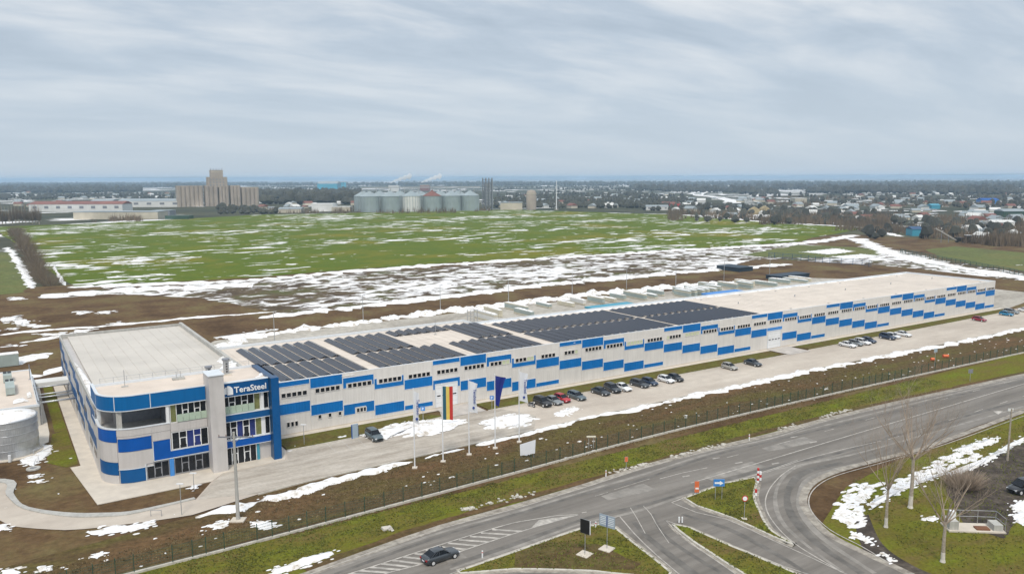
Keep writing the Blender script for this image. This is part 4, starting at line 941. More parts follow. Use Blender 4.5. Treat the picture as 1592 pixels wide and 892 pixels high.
cl_ = [('suv', 'teal_grey', 'dusty grey hatchback parked alone beside the white kiosk near the office', 52.4, 123.3),
 ('suv', 'black', 'black car parked beside the motorcycle, first of the long row', 88.0, 124.0),
 ('sedan', 'grey', 'grey saloon car parked between the black car and the bright red one', 90.6, 124.0),
 ('hatch', 'red', 'bright red hatchback parked near the flags', 92.9, 124.2),
 ('wagon', 'teal_grey', 'grey estate car parked just right of the bright red hatchback', 96.4, 124.0),
 ('sedan', 'dark_grey', 'dark saloon car with empty bays on its left, left of the big dark wagon', 102.6, 124.0),
 ('suv', 'dark_grey', 'large dark car parked against the left side of a white saloon', 105.9, 124.2),
 ('sedan', 'white', 'white saloon parked right of the large dark car', 108.5, 124.0),
 ('wagon', 'dark_grey', 'charcoal estate car, left one of the middle dark pair', 113.4, 124.2),
 ('hatch', 'navy', 'navy hatchback, right one of the middle dark pair', 116.2, 124.1),
 ('hatch', 'white', 'white hatchback parked beside a very dark saloon', 120.6, 123.7),
 ('sedan', 'black', 'very dark saloon at the right end of the long row', 123.3, 123.8),
 ('hatch', 'silver', 'silver beige hatchback standing alone in the middle of the car park', 141.1, 124.2),
 ('sedan', 'dark_grey', 'dark brownish saloon standing alone before the second gate', 148.6, 123.8),
 ('sedan', 'white', 'white saloon at the left end of the far row', 185.5, 124.0),
 ('hatch', 'grey', 'grey hatchback tucked between two white cars in the far row', 188.8, 124.0),
 ('wagon', 'white', 'white estate car in the far row beside a blue one', 191.9, 124.0),
 ('hatch', 'navy', 'dark blue hatchback behind the white estate in the far row', 195.0, 124.2),
 ('suv', 'navy', 'blue black car beside a gap in the far row', 203.3, 124.0),
 ('hatch', 'white', 'white hatchback pressed beside the blue black car in the far row', 206.0, 124.1),
 ('sedan', 'white', 'white saloon at the right end of the far row', 210.8, 124.1),
 ('hatch', 'maroon', 'dark red hatchback standing alone far along the paving', 252.1, 124.4),
 ('hatch', 'blue', 'bright blue car at the far end of the hall', 269.0, 124.6),
 ('wagon', 'grey', 'long grey car behind the bright blue one at the far end', 275.0, 126.0),
 ('sedan', 'white', 'white car at the right picture edge beyond the blue one', 281.5, 124.6)]
random.seed(5)
for kd, c, lab, x, y in cl_:
    car(kd, c, lab, 'car', (x, y, 0.10), R(-90+random.uniform(-5, 5)), GP)
cc = G(683, 873)
car('sedan', 'dark_grey', 'dark grey saloon driving along the highway past the hatched median', 'car', (cc[0]+.3, cc[1]+.3, 0.10), math.atan2(1.0, 14)).name = 'driving_car'
vv = G(1592, 770)
car('van', 'black', 'black van at the right picture edge on the muddy ground', 'van', (vv[0]+1.2, vv[1]+.6, 0.10), R(165))
# motorcycle
mt = thing('motorcycle', 'dark motorcycle parked left of the black car', 'motorcycle', (85.6, 124.3, 0.10), R(-80))
for x in (-.68, .68):
    p = MB(); p.tube((0, -.07, 0), (0, .07, 0), .32, n=14); o = p.build('wheel', M['tyre'], mt); o.location = (x, 0, .32)
    p = MB(); p.tube((0, -.075, 0), (0, .075, 0), .16, n=10); p.build('rim', M['rim'], o)
p = MB(); p.box(-.35, -.14, .35, .30, .14, .68); p.tube((-.68, 0, .32), (.1, 0, .55), .05, n=6); p.build('frame', M['rack'], mt)
p = MB(); p.v = [(.0, -.17, .66), (.42, -.12, .74), (.42, .12, .74), (0, .17, .66), (.02, -.12, .9), (.38, -.09, .92), (.38, .09, .92), (.02, .12, .9)]
for q in ((0, 3, 2, 1), (4, 5, 6, 7), (0, 1, 5, 4), (1, 2, 6, 5), (2, 3, 7, 6), (3, 0, 4, 7)): p.face(list(q))
p.build('tank', M['black'], mt)
p = MB(); p.box(-.78, -.13, .70, .0, .13, .80); p.build('seat', M['black'], mt)
p = MB(); p.tube((.68, 0, .32), (.42, 0, 1.0), .04, n=6); p.tube((.40, -.36, 1.02), (.40, .36, 1.02), .025, n=6); p.build('handlebar', M['steel'], mt)

# ------------------------------------------------------------------ flags, banner, posts, signs
def cloth(W_, H_, fx, droop, m, cols=10, rows=14, top=None, stripes=None, seed=0.0, tip=0.0):
    """flag hanging from its hoist edge at x=0; fx(u,v) sideways fold"""
    b = MB()
    for j in range(rows+1):
        v = j/rows
        for i in range(cols+1):
            u = i/cols; w = W_(v)
            x = u*w; y = .16*math.sin(u*7+v*3+seed)*u; z = -v*H_-u*droop*(1-v*.3)+tip*u*(v-.0)
            b.v.append((x, y, z))
    for j in range(rows):
        for i in range(cols):
            if stripes: b.k = min(len(stripes)-1, int(i/cols*len(stripes)))
            a = j*(cols+1)+i; b.face([a, a+cols+1, a+cols+2, a+1])
    return b
flags = [(52.0, 107.0, 12.4, 'white', 'leftmost of the five flagpoles, narrow white banner with blue lettering', .75), (56.9, 107.0, 12.4, 'tricolour', 'flagpole flying the dark blue, yellow and red striped flag', 1.55),
         (61.9, 107.5, 12.4, 'white', 'middle flagpole with a wide white banner and blue lettering', 1.35), (67.0, 107.8, 12.4, 'navy', 'flagpole with a limp plain navy blue flag', 1.5), (72.0, 108.2, 12.4, 'white', 'rightmost of the five flagpoles, white banner with blue lettering', 1.4)]
SIDE = AZ-R(90)                       # flags blow across the view, to the right
for x, y, h_, kd, lab, wd in flags:
    t = thing('flagpole', lab, 'flagpole', (x, y, 0.08), SIDE, 'five flagpoles by the car park')
    p = MB(); p.box(-.38, -.38, 0, .38, .38, .16); p.build('base', M['slab'], t)
    p = MB(); p.tube((0, 0, .16), (0, 0, h_), .11, .06, n=10); p.build('pole', M['white'], t)
    p = MB(); p.tube((0, 0, h_), (0, 0, h_+.18), .10, .02, n=8); p.build('finial', M['white'], t)
    if kd == 'white':
        c = cloth(lambda v: wd*(1-.18*math.sin(v*3.14)), 5.0, None, .45, None, seed=x); o = c.build('flag', M['flag_white'], t, smooth=True); o.location = (.10, 0, h_-.25)
        lt = lettering('TeraSteel', .62, (wd*.52, -.22, -1.3), (R(90), R(90), 0), M['text_blue'], o, ext=.004)
        q = MB(); q.tube((wd*.52, -.20, -4.35), (wd*.52, -.16, -4.35), .22, n=6); q.build('logo', M['text_blue'], o)
    elif kd == 'tricolour':
        c = cloth(lambda v: wd, 5.3, None, .05, None, cols=12, stripes=(0, 1, 2), seed=1.0); o = c.build('flag', [M['flag_blue'], M['yellow'], M['red']], t, smooth=True); o.location = (.10, 0, h_-.3)
    else:
        c = cloth(lambda v: wd*(1-.80*v**.7)+.25, 4.9, None, .35, None, seed=2.0); o = c.build('flag', M['navy'], t, smooth=True); o.location = (.10, 0, h_-.2)
t = thing('blank_board', 'blank white board leaning on posts in the mud beyond the fence', 'board', (*G(821, 712), 0.07), SIDE)
p = MB(); p.v = [(-1.25, 0, .35), (1.1, -.02, .75), (1.2, .05, 2.95), (-1.3, .05, 2.15), (-1.25, .06, .35), (1.1, .04, .75), (1.2, .11, 2.95), (-1.3, .11, 2.15)]
for q in ((0, 1, 2, 3), (7, 6, 5, 4), (0, 4, 5, 1), (1, 5, 6, 2), (2, 6, 7, 3), (3, 7, 4, 0)): p.face(list(q))
p.build('board', M['flag_white'], t)
for x in (-1.0, .9):
    p = MB(); p.box(x-.04, .12, 0, x+.04, .2, 1.9); p.build('post', M['rack'], t)
def small_sign(loc, posts, h, w, hh, m, name, label, rz=SIDE, face=None, base=None):
    t = thing(name, label, 'sign', (*loc, .10 if loc[1] > 100 else .24), rz)
    for x in posts: p = MB(); p.tube((x, .05, 0), (x, .05, h-.02), .045, n=6); p.build('post', M['steel'], t)
    p = MB(); p.box(-w/2, -.03, h-hh, w/2, .0, h); o = p.build('panel', M[m], t)
    p = MB(); p.box(-w/2-.04, .001, h-hh-.04, w/2+.04, .03, h+.04); p.build('back_frame', M['steel'], t)
    if base: p = MB(); p.box(-base, -base, 0, base, base, .1); p.build('base', M['slab'], t)
    return t, o
# low posts and signs near the hall
for px, py, lab in ((657.8, 655, 'small blue parking sign on a post left of the striped flag'), (764.8, 637, 'small blue parking sign beside the navy flag')):
    t, o = small_sign(G(px, py), (0,), 2.7, .75, .75, 'sign_blue', 'parking_sign', lab)
    lettering('P', .7, (-.22, -.034, 2.05), (R(90), 0, 0), M['sign_white'], o, ext=.002)
kk = thing('info_kiosk', 'white information pillar with a blue side next to the grey hatchback', 'kiosk', (*G(552, 682), .12), R(10))
p = MB(); p.box(-.55, -.14, .05, .55, .14, 2.5); p.build('cabinet', M['pale_blue'], kk)
p = MB(); p.box(.56, -.13, .06, .60, .13, 2.48); p.box(-.60, -.13, .06, -.56, .13, 2.48); p.build('side_trim', M['blue_clad'], kk)
p = MB(); p.box(-.7, -.3, 0, .7, .3, .05); p.build('base', M['slab'], kk)
for px, py, h_, lab in ((473, 692, 3.4, 'low T shaped lamp post on the grass beside the hall wall'), (282.5, 801, 4.2, 'slim lamp post at the curve of the access road'), (302, 764, 2.6, 'short lamp post on the lawn before the office')):
    t = thing('garden_lamp', lab, 'lamp post', (*G(px, py), .1), SIDE)
    p = MB(); p.tube((0, 0, 0), (0, 0, h_), .06, .045, n=8); p.build('pole', M['galv'], t)
    p = MB(); p.box(-.45, -.12, h_, .45, .12, h_+.12); p.build('lamp_head', M['white'], t)
t = thing('guard_rail', 'low steel hoop rail at the edge of the access road', 'rail', (*G(243, 803), .12), SIDE)
p = MB(); p.tube((-.7, 0, 0), (-.7, 0, .8), .035, n=6); p.tube((.7, 0, 0), (.7, 0, .8), .035, n=6); p.tube((-.7, 0, .8), (.7, 0, .8), .035, n=6); p.build('hoop', M['rack'], t)
# utility pole in front of the office
t = thing('utility_pole', 'tall concrete utility pole with crossarm standing in front of the office', 'utility pole', (24.4, 102.6, .06), SIDE)
p = MB(); p.box(-.9, -.7, 0, .9, .7, .18); p.build('base', M['slab'], t)
p = MB(); p.tube((0, 0, .18), (0, 0, 11.9), .25, .15, n=10); p.build('pole', M['concrete'], t)
p = MB(); p.box(-2.0, -.07, 11.15, 2.6, .07, 11.3); p.build('crossarm', M['rack'], t)
for x in (-1.9, -1.0, 1.2, 2.4):
    p = MB(); p.tube((x, 0, 11.3), (x, 0, 11.55), .06, .04, n=6); p.build('insulator', M['rust'], t)
p = MB(); p.tube((-.9, 0, 11.15), (0, -.0, 10.4), .04, n=5); p.tube((.9, 0, 11.15), (0, 0, 10.4), .04, n=5); p.build('brace', M['rack'], t)
t = thing('utility_pole', 'brown weathered pole with a single arm at the right picture edge', 'utility pole', (130.5, 58.6, .08), SIDE)
p = MB(); p.tube((0, 0, 0), (0, 0, 8.3), .16, .11, n=8); p.build('pole', M['bark'], t)
p = MB(); p.tube((0, 0, 8.1), (2.9, 0, 8.25), .05, n=6); p.build('arm', M['bark'], t); p = MB(); p.box(2.7, -.12, 8.15, 3.3, .12, 8.3); p.build('lamp_head', M['steel'], t)
# street lamps behind the hall
for i, (x, y) in enumerate([(62.5, 212.7), (94.5, 228.3), (125.2, 235.7), (150.5, 232.7), (181.4, 236.6), (210.3, 239), (235.2, 237), (262.6, 236), (295.8, 239)]):
    t = thing('street_lamp', 'grey street lamp behind the hall, %s from the left of its line' % ordn(i), 'street lamp', (x, y, .06), 0, 'street lamps behind the hall')
    p = MB(); p.tube((0, 0, 0), (0, 0, 8.6), .12, .07, n=8); p.build('pole', M['galv'], t)
    p = MB(); p.tube((0, 0, 8.5), (0, -1.1, 8.8), .05, n=6); p.box(-.15, -1.7, 8.75, .15, -1.0, 8.87); p.build('lamp_head', M['galv'], t)
# road signs
t, o = small_sign(G(909, 864.5), (0,), 4.3, 1.25, 1.7, 'black', 'dark_road_sign', 'black backed square sign on one post in the nearest traffic island', rz=SIDE-R(38), base=.75)
p = MB(); p.box(.68, -.02, 2.62, .76, .03, 4.3); p.build('edge_trim', M['white'], t)
t, o = small_sign(G(943.3, 856), (0,), 4.2, 2.1, 1.45, 'pale_blue', 'direction_sign', 'pale blue double sign on one post in the nearest traffic island', rz=SIDE-R(38), base=.75)
p = MB(); p.box(-.05, -.045, 2.75, .05, -.031, 4.2); p.build('divider', M['navy'], t)
for r_ in range(5):
    for s_ in (-1, 1):
        p = MB(); p.box(s_*.55-.38, -.04, 3.05+r_*.22, s_*.55+.38, -.031, 3.11+r_*.22); p.build('text_line', M['sign_white'], t)
t, o = small_sign(G(1117, 778.5), (-.45, .45), 2.9, 1.5, 1.0, 'sign_blue', 'direction_sign', 'bright blue direction sign on two posts near the island tip')
p = MB(); p.poly([(-.6, -.034, 2.5), (.1, -.034, 2.5), (.1, -.034, 2.68), (.6, -.034, 2.35), (.1, -.034, 2.05), (.1, -.034, 2.25), (-.6, -.034, 2.25)]); p.build('arrow', M['sign_white'], o)
t, o = small_sign(G(1083, 770.5), (0,), 1.9, .62, 1.6, 'orange', 'warning_sign', 'orange red marker sign at the tip of the grass island')
p = MB(); p.box(-.2, -.034, .75, .25, -.031, 1.0); p.build('stripe', M['sign_white'], o)
t = thing('speed_sign', 'round white and red traffic sign in the middle of the grass island', 'sign', (*G(1157, 808.6), .24), SIDE)
p = MB(); p.tube((0, .03, 0), (0, .03, 2.9), .04, n=6); p.build('post', M['steel'], t)
p = MB(); p.tube((0, -.03, 2.75), (0, 0, 2.75), .40, n=20); p.build('rim', M['red'], t); p = MB(); p.tube((0, -.034, 2.75), (0, -.031, 2.75), .29, n=20); p.build('disc', M['sign_white'], t)
p = MB(); p.box(-.35, -.35, 0, .35, .35, .06); p.build('base', M['slab'], t)
for i, (px, py, hh_) in enumerate(((1178, 752, 2.2), (1182, 748, 1.3), (1175, 772, .9))):
    t = thing('striped_bollard', 'red and white striped post on the kerb, %s of the group by the bend' % ('tallest', 'middle one', 'lowest')[i], 'bollard', (*G(px, py), .2), SIDE, 'striped kerb posts')
    n = max(2, int(hh_/.35))
    for j in range(n): p = MB(); p.tube((0, 0, j*hh_/n+.002), (0, 0, (j+1)*hh_/n), .16, n=10); p.build('band', M['red'] if j % 2 else M['sign_white'], t)
t = thing('kerb_post', 'two low white posts at the point of the narrow island', 'post', (*G(1058, 814), .2), SIDE)
for x in (-.2, .2): p = MB(); p.box(x-.08, -.08, 0, x+.08, .08, .75); p.build('post', M['white'], t)
for px, py, h_, lab in ((1164.7, 685.5, 1.1, 'white marker post on the verge right of the junction'), (942, 741.5, 1.0, 'white marker post among rubble on the verge'), (926, 822, .9, 'white marker post by the near traffic island'), (750, 868, .9, 'white marker post at the near road edge')):
    t = thing('marker_post', lab, 'marker post', (*G(px, py), .1), SIDE)
    p = MB(); p.box(-.08, -.05, 0, .08, .05, h_); p.build('post', M['white'], t); p = MB(); p.box(-.082, -.052, h_*.7, .082, .052, h_*.82); p.build('reflector', M['red'], t)
t = thing('low_table_frame', 'rusty two legged rack standing before the fence', 'rack', (*G(919, 697), .07), SIDE)
p = MB(); p.box(-.75, -.2, 1.85, .75, .2, 2.05); p.build('top', M['panel_cream'], t)
for x in (-.4, .4): p = MB(); p.tube((x, 0, 0), (x, 0, 1.85), .06, n=6); p.build('leg', M['concrete'], t)
t, o = small_sign(G(973.5, 731), (0,), 1.9, .45, .75, 'orange', 'marker_board', 'small faded red board on a stick on the grass verge')
t, o = small_sign(G(1453, 571), (0,), 4.2, .7, .8, 'pale_blue', 'back_sign', 'grey backed sign on the verge beyond the fence at the right')
t, o = small_sign(G(1508, 594), (0,), 2.6, .9, .8, 'rack', 'back_sign', 'dark backed sign on the verge beside the highway at the right')
t, o = small_sign(G(1570, 655), (0,), 2.2, 1.0, .5, 'white', 'road_plate', 'small white plate at the highway edge by the brown pole')
for px, py, w in ((1449.5, 561, .8), (1470, 556, 1.3)):
    t = thing('mesh_roll', 'bright orange plastic netting roll lying before the far fence, %s one' % ('left' if px < 1460 else 'right'), 'netting', (*G(px, py), .08), SIDE, 'orange netting rolls')
    p = MB(); p.tube((-w/2, 0, .38), (w/2, 0, .38), .38, n=14); p.build('roll', M['orange'], t); p = MB(); p.tube((-w/2-.05, 0, .5), (w/2+.05, 0, .5), .2, n=10); p.build('core', M['red'], t)
# ------------------------------------------------------------------ fence along the mud bank
fl = smooth_line([(-30, 93.6), (10.9, 94.6), (24.7, 94.9), (63.4, 96.6), (90, 97.9), (117.4, 98.0), (151.6, 97.3), (215.2, 94.9), (300, 90), (420, 82)], 2.55)
fe = thing('mesh_fence', 'long dark green wire mesh fence on a concrete strip beside the highway', 'fence', (0, 0, 0))
p = MB(); ribbon(p, fl, .32, .32, th=.3); p.build('concrete_strip', M['kerb'], fe)
pm = MB(); pm.box(-.045, -.045, 0, .045, .045, 2.1); pobj = None
wires = MB()
for i, (a, c) in enumerate(zip(fl, fl[1:])):
    if pobj is None: pobj = pm.build('post', M['fence'], fe); o = pobj
    elif i < 290: o = pobj.copy(); COL.objects.link(o)
    o.location = (a[0], a[1], .32)
    for z in (.45, .8, 1.15, 1.5, 1.85, 2.2): wires.tube((*a, z), (*c, z), .017, n=3, caps=False)
    for j in range(1, 13):
        u = j/13; x = a[0]+(c[0]-a[0])*u; y = a[1]+(c[1]-a[1])*u; wires.tube((x, y, .4), (x, y, 2.25), .012, n=3, caps=False)
wires.build('wire_mesh', M['fence'], fe, kind='stuff')
# ------------------------------------------------------------------ west yard: tank, plant building, pipes
t = thing('water_tank', 'round galvanised water tank with snow on its lid', 'tank', (.3, 149.6, .1))
p = MB(); p.lathe([(0, .22), (4.75, .22), (4.8, .12), (4.8, 0)][::-1], 48); p.build('foundation', M['slab'], t)
p = MB(); p.lathe([(4.25, .22), (4.25, 6.0)], 64); p.build('shell', M['galv'], t, smooth=True)
for z in (1.4, 2.6, 3.8, 5.0, 5.9): p = MB(); p.lathe([(4.25, z), (4.31, z+.02), (4.31, z+.09), (4.25, z+.11)], 64); p.build('seam', M['galv'], t)
p = MB(); p.lathe([(4.35, 6.0), (4.35, 6.1), (2.4, 6.5), (0, 6.75)], 48); p.build('lid', M['galv'], t, smooth=True)
p = MB(); p.lathe([(4.1, 6.14), (4.0, 6.28), (2.4, 6.62), (0, 6.85)], 40); p.build('snow_cover', M['snow'], t, smooth=True)
p = MB(); p.tube((-.1, -4.9, 0), (-.1, -4.9, 1.1), .22, n=10); p.build('outlet_pipe', M['white'], t)
p = MB(); p.tube((3.2, -3.3, .2), (3.2, -3.3, .8), .1, n=8); p.tube((3.2, -3.3, .8), (4.4, -2.4, .8), .1, n=8); p.build('valve_pipe', M['galv'], t)
t = thing('manhole', 'round concrete manhole ring in the lawn by the tank', 'manhole', (*G(52, 729), .07))
p = MB(); p.lathe([(.45, .05), (.45, .18), (.95, .18), (1.0, 0)], 24); p.build('ring', M['concrete'], t); p = MB(); p.lathe([(0, .1), (.45, .1)], 20); p.build('lid', M['rack'], t)
t = thing('plant_building', 'low flat roofed plant building with roof chillers behind the water tank', 'building', (0, 0, .1))
p = MB(); p.box(-16, 164, 0, 5.4, 197, 3.5); p.build('wall', M['concrete'], t)
p = MB(); p.box(-15.7, 164.3, 3.5, 5.1, 196.7, 3.56); p.build('roof', M['roof_tan'], t)
p = MB(); p.box(-16.05, 163.95, 3.5, 5.45, 164.3, 3.9); p.box(5.1, 164.3, 3.5, 5.45, 196.7, 3.75); p.box(-16, 196.7, 3.5, 5.45, 197.05, 3.75); p.build('parapet', M['trim'], t)
p = MB(); p.box(5.41, 172, .1, 5.46, 175, 2.6); p.build('door', M['steel'], t)
for i, (px, py, sx_, sy_) in enumerate(((12, 592, 1.5, 4.0), (16, 608, 1.5, 8.0))):
    q = G(px, py, 3.6); u = thing('chiller', 'grey roof chiller with twin fans on the plant building, %s one' % ('rear' if i == 0 else 'front'), 'chiller', (q[0], q[1], 3.66), 0, 'chillers on the plant roof')
    p = MB(); p.box(-sx_/2, -sy_/2, .2, sx_/2, sy_/2, 1.5); p.box(-sx_/2, -sy_/2, 0, -sx_/2+.1, sy_/2, .2); p.box(sx_/2-.1, -sy_/2, 0, sx_/2, sy_/2, .2); p.build('case', M['panel_green'], u)
    for dx_ in (-.38, .38):
        p = MB(); p.tube((dx_, sy_/2-.7, 1.5), (dx_, sy_/2-.7, 1.62), .32, n=14); p.build('fan', M['black'], u)
        p = MB(); p.tube((dx_, sy_/2-1.6, 1.5), (dx_, sy_/2-1.6, 1.62), .32, n=14); p.build('fan', M['black'], u)
ps = MB(); snow_patch(ps, [(1.5, 168), (4, 168.5), (3.2, 172), (1.8, 171)], .15, 3.66, 3, 1, .2); snow_patch(ps, [(3.8, 171), (4.6, 171), (4.6, 176), (3.9, 175)], .12, 3.66, 5, 1, .2); ps.build('roof_snow', M['snow'], t, kind='stuff', smooth=True)
t = thing('pipe_bridge', 'galvanised pipes crossing from the plant building to the office wall', 'pipe bridge', (0, 0, 0))
for (y, z, r, m) in ((164.6, 4.1, .17, 'galv'), (169.0, 4.0, .12, 'galv'), (171.0, 4.1, .12, 'galv'), (177.5, 4.0, .13, 'galv')):
    p = MB(); p.tube((5.2, y, z), (11.38, y, z), r, n=10); p.build('pipe', M[m], t, smooth=True)
p = MB(); p.box(5.2, 181, 3.3, 11.38, 184.6, 4.1); p.build('duct', M['white_wall'], t)
p = MB(); p.box(5.25, 164.2, 3.7, 5.5, 186, 3.85); p.box(5.25, 164.2, 4.5, 5.5, 186, 4.6); p.build('rail', M['galv'], t)
for y in (164.4, 171.5, 180.5):
    p = MB(); p.box(5.55, y, .1, 5.75, y+.2, 4.4); p.build('post', M['steel'], t)
t = thing('tall_pipe', 'thin upright pipe on the plant building edge', 'pipe', (5.0, 187.5, 3.6)); p = MB(); p.tube((0, 0, 0), (0, 0, 3.2), .08, n=8); p.box(-.3, -.3, 0, .3, .3, .08); p.build('pole', M['rack'], t)
q = G(15, 571); t = thing('site_container', 'pale grey green site container with snow on its roof behind the plant building', 'container', (q[0]-3, q[1]+.5, .06), R(2))
p = MB(); p.box(-7, 0, .1, 5, 2.6, 2.9)
for i in range(24): p.box(-6.9+i*.5, -.05, .2, -6.65+i*.5, -.002, 2.75)
p.build('case', M['panel_green'], t); p = MB(); p.box(-7.05, -.05, 2.9, 5.05, 2.65, 3.05); p.build('snow_cover', M['snow'], t)

# ------------------------------------------------------------------ stacks of wrapped panels behind the hall
random.seed(11)
sk = [(128, 211, 6), (135, 218, 5), (143, 212, 4), (146, 221, 5), (158, 222, 3)]+[(166+i*6.2, 220+1.5*math.sin(i*2), 3+i % 3) for i in range(8)]+[(214+i*3.1, 212+(i % 2)*2, 6) for i in range(5)]+[(232, 214, 6), (236, 221, 6), (246, 219, 5), (250, 214, 6), (257, 220, 5), (263, 215, 4), (275, 217, 4), (284, 216, 3), (290, 219, 3)]
for i, (x, y, n) in enumerate(sk):
    t = thing('panel_stack', 'snow topped panel stack behind the hall, %s from the left' % ordn2(i), 'stack', (x, y, .06), R(random.uniform(-3, 3)), 'panel stacks in the rear yard')
    L = random.choice((8, 10, 12)); m = random.choice(['panel_green', 'panel_green', 'panel_cream', 'white_wall'])
    for j in range(n):
        p = MB(); o_ = random.uniform(-.12, .12); p.box(-.65+o_*.4, -L/2+o_, .12+j*.44, .65+o_*.4, L/2+o_, .50+j*.44); p.build('bundle', M[m if j % 4 else 'panel_cream'], t)
    p = MB(); p.box(-.5, -L/2+.8, 0, .5, -L/2+1, .118); p.build('pallet', M['bark'], t); p = MB(); p.box(-.5, L/2-1, 0, .5, L/2-.8, .118); p.build('pallet', M['bark'], t)
    zt = .50+(n-1)*.44; p = MB(); snow_patch(p, [(-.62, -L/2), (.62, -L/2), (.6, L/2), (-.6, L/2)], .28, zt+.02, i*1.1, .9, .06); p.build('snow_cover', M['snow'], t, smooth=True)
q = (122, 209); t = thing('steel_rack', 'blue grey lattice rack standing alone in the rear yard', 'rack', (*q, .06))
for dx_ in (-1.2, 1.2):
    for dy_ in (-1, 1): p = MB(); p.box(dx_-.07, dy_-.07, 0, dx_+.07, dy_+.07, 4.2); p.build('post', M['steel'], t)
for z in (1.0, 2.0, 3.0, 4.1): p = MB(); p.box(-1.2, -1.05, z, 1.2, -.95, z+.12); p.box(-1.2, .95, z, 1.2, 1.05, z+.12); p.build('shelf', M['steel'], t, kind='stuff')

# ------------------------------------------------------------------ trees and brush
def branch(b, p, d, L, r, lev, rnd, up_=.25, twl=None, maxl=4):
    n = 3; pts = [p]; dd = Vector(d)
    for i in range(n):
        dd = (dd+Vector((rnd.uniform(-.16, .16), rnd.uniform(-.16, .16), up_*.35))).normalized(); q = pts[-1]+dd*L/n
        b.tube(pts[-1], q, r*(1-i*.22), r*(1-(i+1)*.22), n=5 if lev < 2 else 3, caps=False); pts.append(q)
        if lev < maxl:
            for k in range(2 if lev else 1):
                a = Vector((rnd.uniform(-1, 1), rnd.uniform(-1, 1), rnd.uniform(.1, .9))).normalized()
                nd_ = (dd*.75+a*.75).normalized(); branch(b, q, nd_, L*rnd.uniform(.45, .7), r*(1-(i+1)*.22)*.6, lev+1, rnd, up_, maxl=maxl)
def bare_tree(name, label, loc, h, trunk_h, r, seed, spread=1.0, nb=6, lean=0, maxl=4):
    rnd = random.Random(seed); t = thing(name, label, 'tree', loc, seed)
    p = MB(); top = Vector((lean, 0, trunk_h)); mid = Vector((lean*.4, .05, trunk_h*.5))
    p.tube((0, 0, 0), (0, 0, .35), r*1.5, r*1.1, n=10); p.tube((0, 0, .35), mid, r*1.1, r*.9, n=10); p.tube(mid, top, r*.9, r*.75, n=10); p.build('trunk', M['bark'], t)
    p = MB(); p.tube((0, 0, .02), (0, 0, .36), r*1.52, r*1.14, n=10, caps=False); p.tube((0, 0, .36), mid*.5, r*1.14, r*1.05, n=10, caps=False); p.build('limewash', M['limewash'], t)
    p = MB()
    for i in range(nb):
        a = 2*math.pi*i/nb+rnd.uniform(-.3, .3); el = rnd.uniform(.7, 1.6); d = Vector((math.cos(a)*spread, math.sin(a)*spread, el)).normalized()
        branch(p, top-Vector((0, 0, rnd.uniform(0, .5))), d, (h-trunk_h)*rnd.uniform(.60, .78), r*.40, 0, rnd, maxl=maxl)
    p.build('crown', M['twig'], t, kind='stuff'); return t
bare_tree('bare_tree', 'bare tree with the widest crown, middle of three by the snowy ditch', (100.6, 56.7, .08), 17.0, 6.9, .25, 3, 1.25, 9)
bare_tree('bare_tree', 'slender bare tree with pale foot, leftmost of three beside the bend', (92.3, 55.0, .08), 14, 5.2, .19, 8, .7, 7)
bare_tree('bare_tree', 'bare tree with whitewashed foot in front of the railed concrete platform', (89.1, 46.0, .08), 13.0, 4.8, .21, 14, .9, 8)
def brush(b, x, y, z, h, rad, n, rnd, w=.05, tri=True):
    for i in range(n):
        a = rnd.uniform(0, 6.283); rr = rad*rnd.random()**.5; px, py = x+rr*math.cos(a)*.5, y+rr*math.sin(a)*.5
        tx, ty = x+rr*math.cos(a)*1.2+rnd.uniform(-.2, .2)*rad, y+rr*math.sin(a)*1.2+rnd.uniform(-.2, .2)*rad; tz = z+h*rnd.uniform(.55, 1.05)*(1-.35*rr/rad)
        an = rnd.uniform(0, 3.14); ux, uy = math.cos(an)*w, math.sin(an)*w
        b.poly([(px-ux, py-uy, z), (px+ux, py+uy, z), (tx, ty, tz)])
rn = random.Random(4)
q = G(1500, 765); t = thing('brown_shrub', 'dense brown shrub behind the railed platform', 'shrub', (q[0]+1.5, q[1]+1, .08))
p = MB(); brush(p, 0, 0, 0, 3.4, 3.2, 900, rn, .05); p.build('stems', M['twig'], t, kind='stuff')
# left hedge row of bare brush beside the field
for i in range(34):
    y = 384+i*13.0; xx = 19.5+(y-380)*.002+rn.uniform(-2.2, 2.2); t = thing('bare_thicket', 'leafless thicket beside the left field edge, %s from the near end' % (ordn2(i) if i < 28 else 'one of the farthest'), 'thicket', (xx, y, .1), 0, 'thickets along the left field edge')
    p = MB(); brush(p, 0, 0, 0, rn.uniform(5.5, 9.5), rn.uniform(5.5, 8.5), 190 if i < 14 else 110, rn, .05 if i < 14 else .13); p.build('stems', M['bare_tree'], t, kind='stuff')
sw = MB(); snow_ribbon(sw, [(13.5, 378), (13.2, 440), (12, 520), (10, 620)], 3.6, .3, .1, 41, 3); snow_ribbon(sw, [(25.5, 380), (26, 420), (27, 470)], 1.6, .3, .14, 42, 3); sw.build('snow_strip', M['snow'], kind='stuff', smooth=True)
# poplars standing at the left far edge
for i in range(12):
    px = 4+i*5.2; q = G(px, 349-rn.random()*4); h_ = rn.uniform(16, 24)
    t = thing('bare_poplar', 'tall bare poplar in the left far row, %s from the left' % ordn(i), 'tree', (*q, 0), 0, 'poplars at the left far edge')
    p = MB(); p.tube((0, 0, 0), (0, 0, h_), .5, .08, n=5); p.build('trunk', M['bark'], t)
    p = MB(); brush(p, 0, 0, h_*.15, h_*.85, 3.0, 130, rn, .14); p.build('crown', M['bare_tree'], t, kind='stuff')
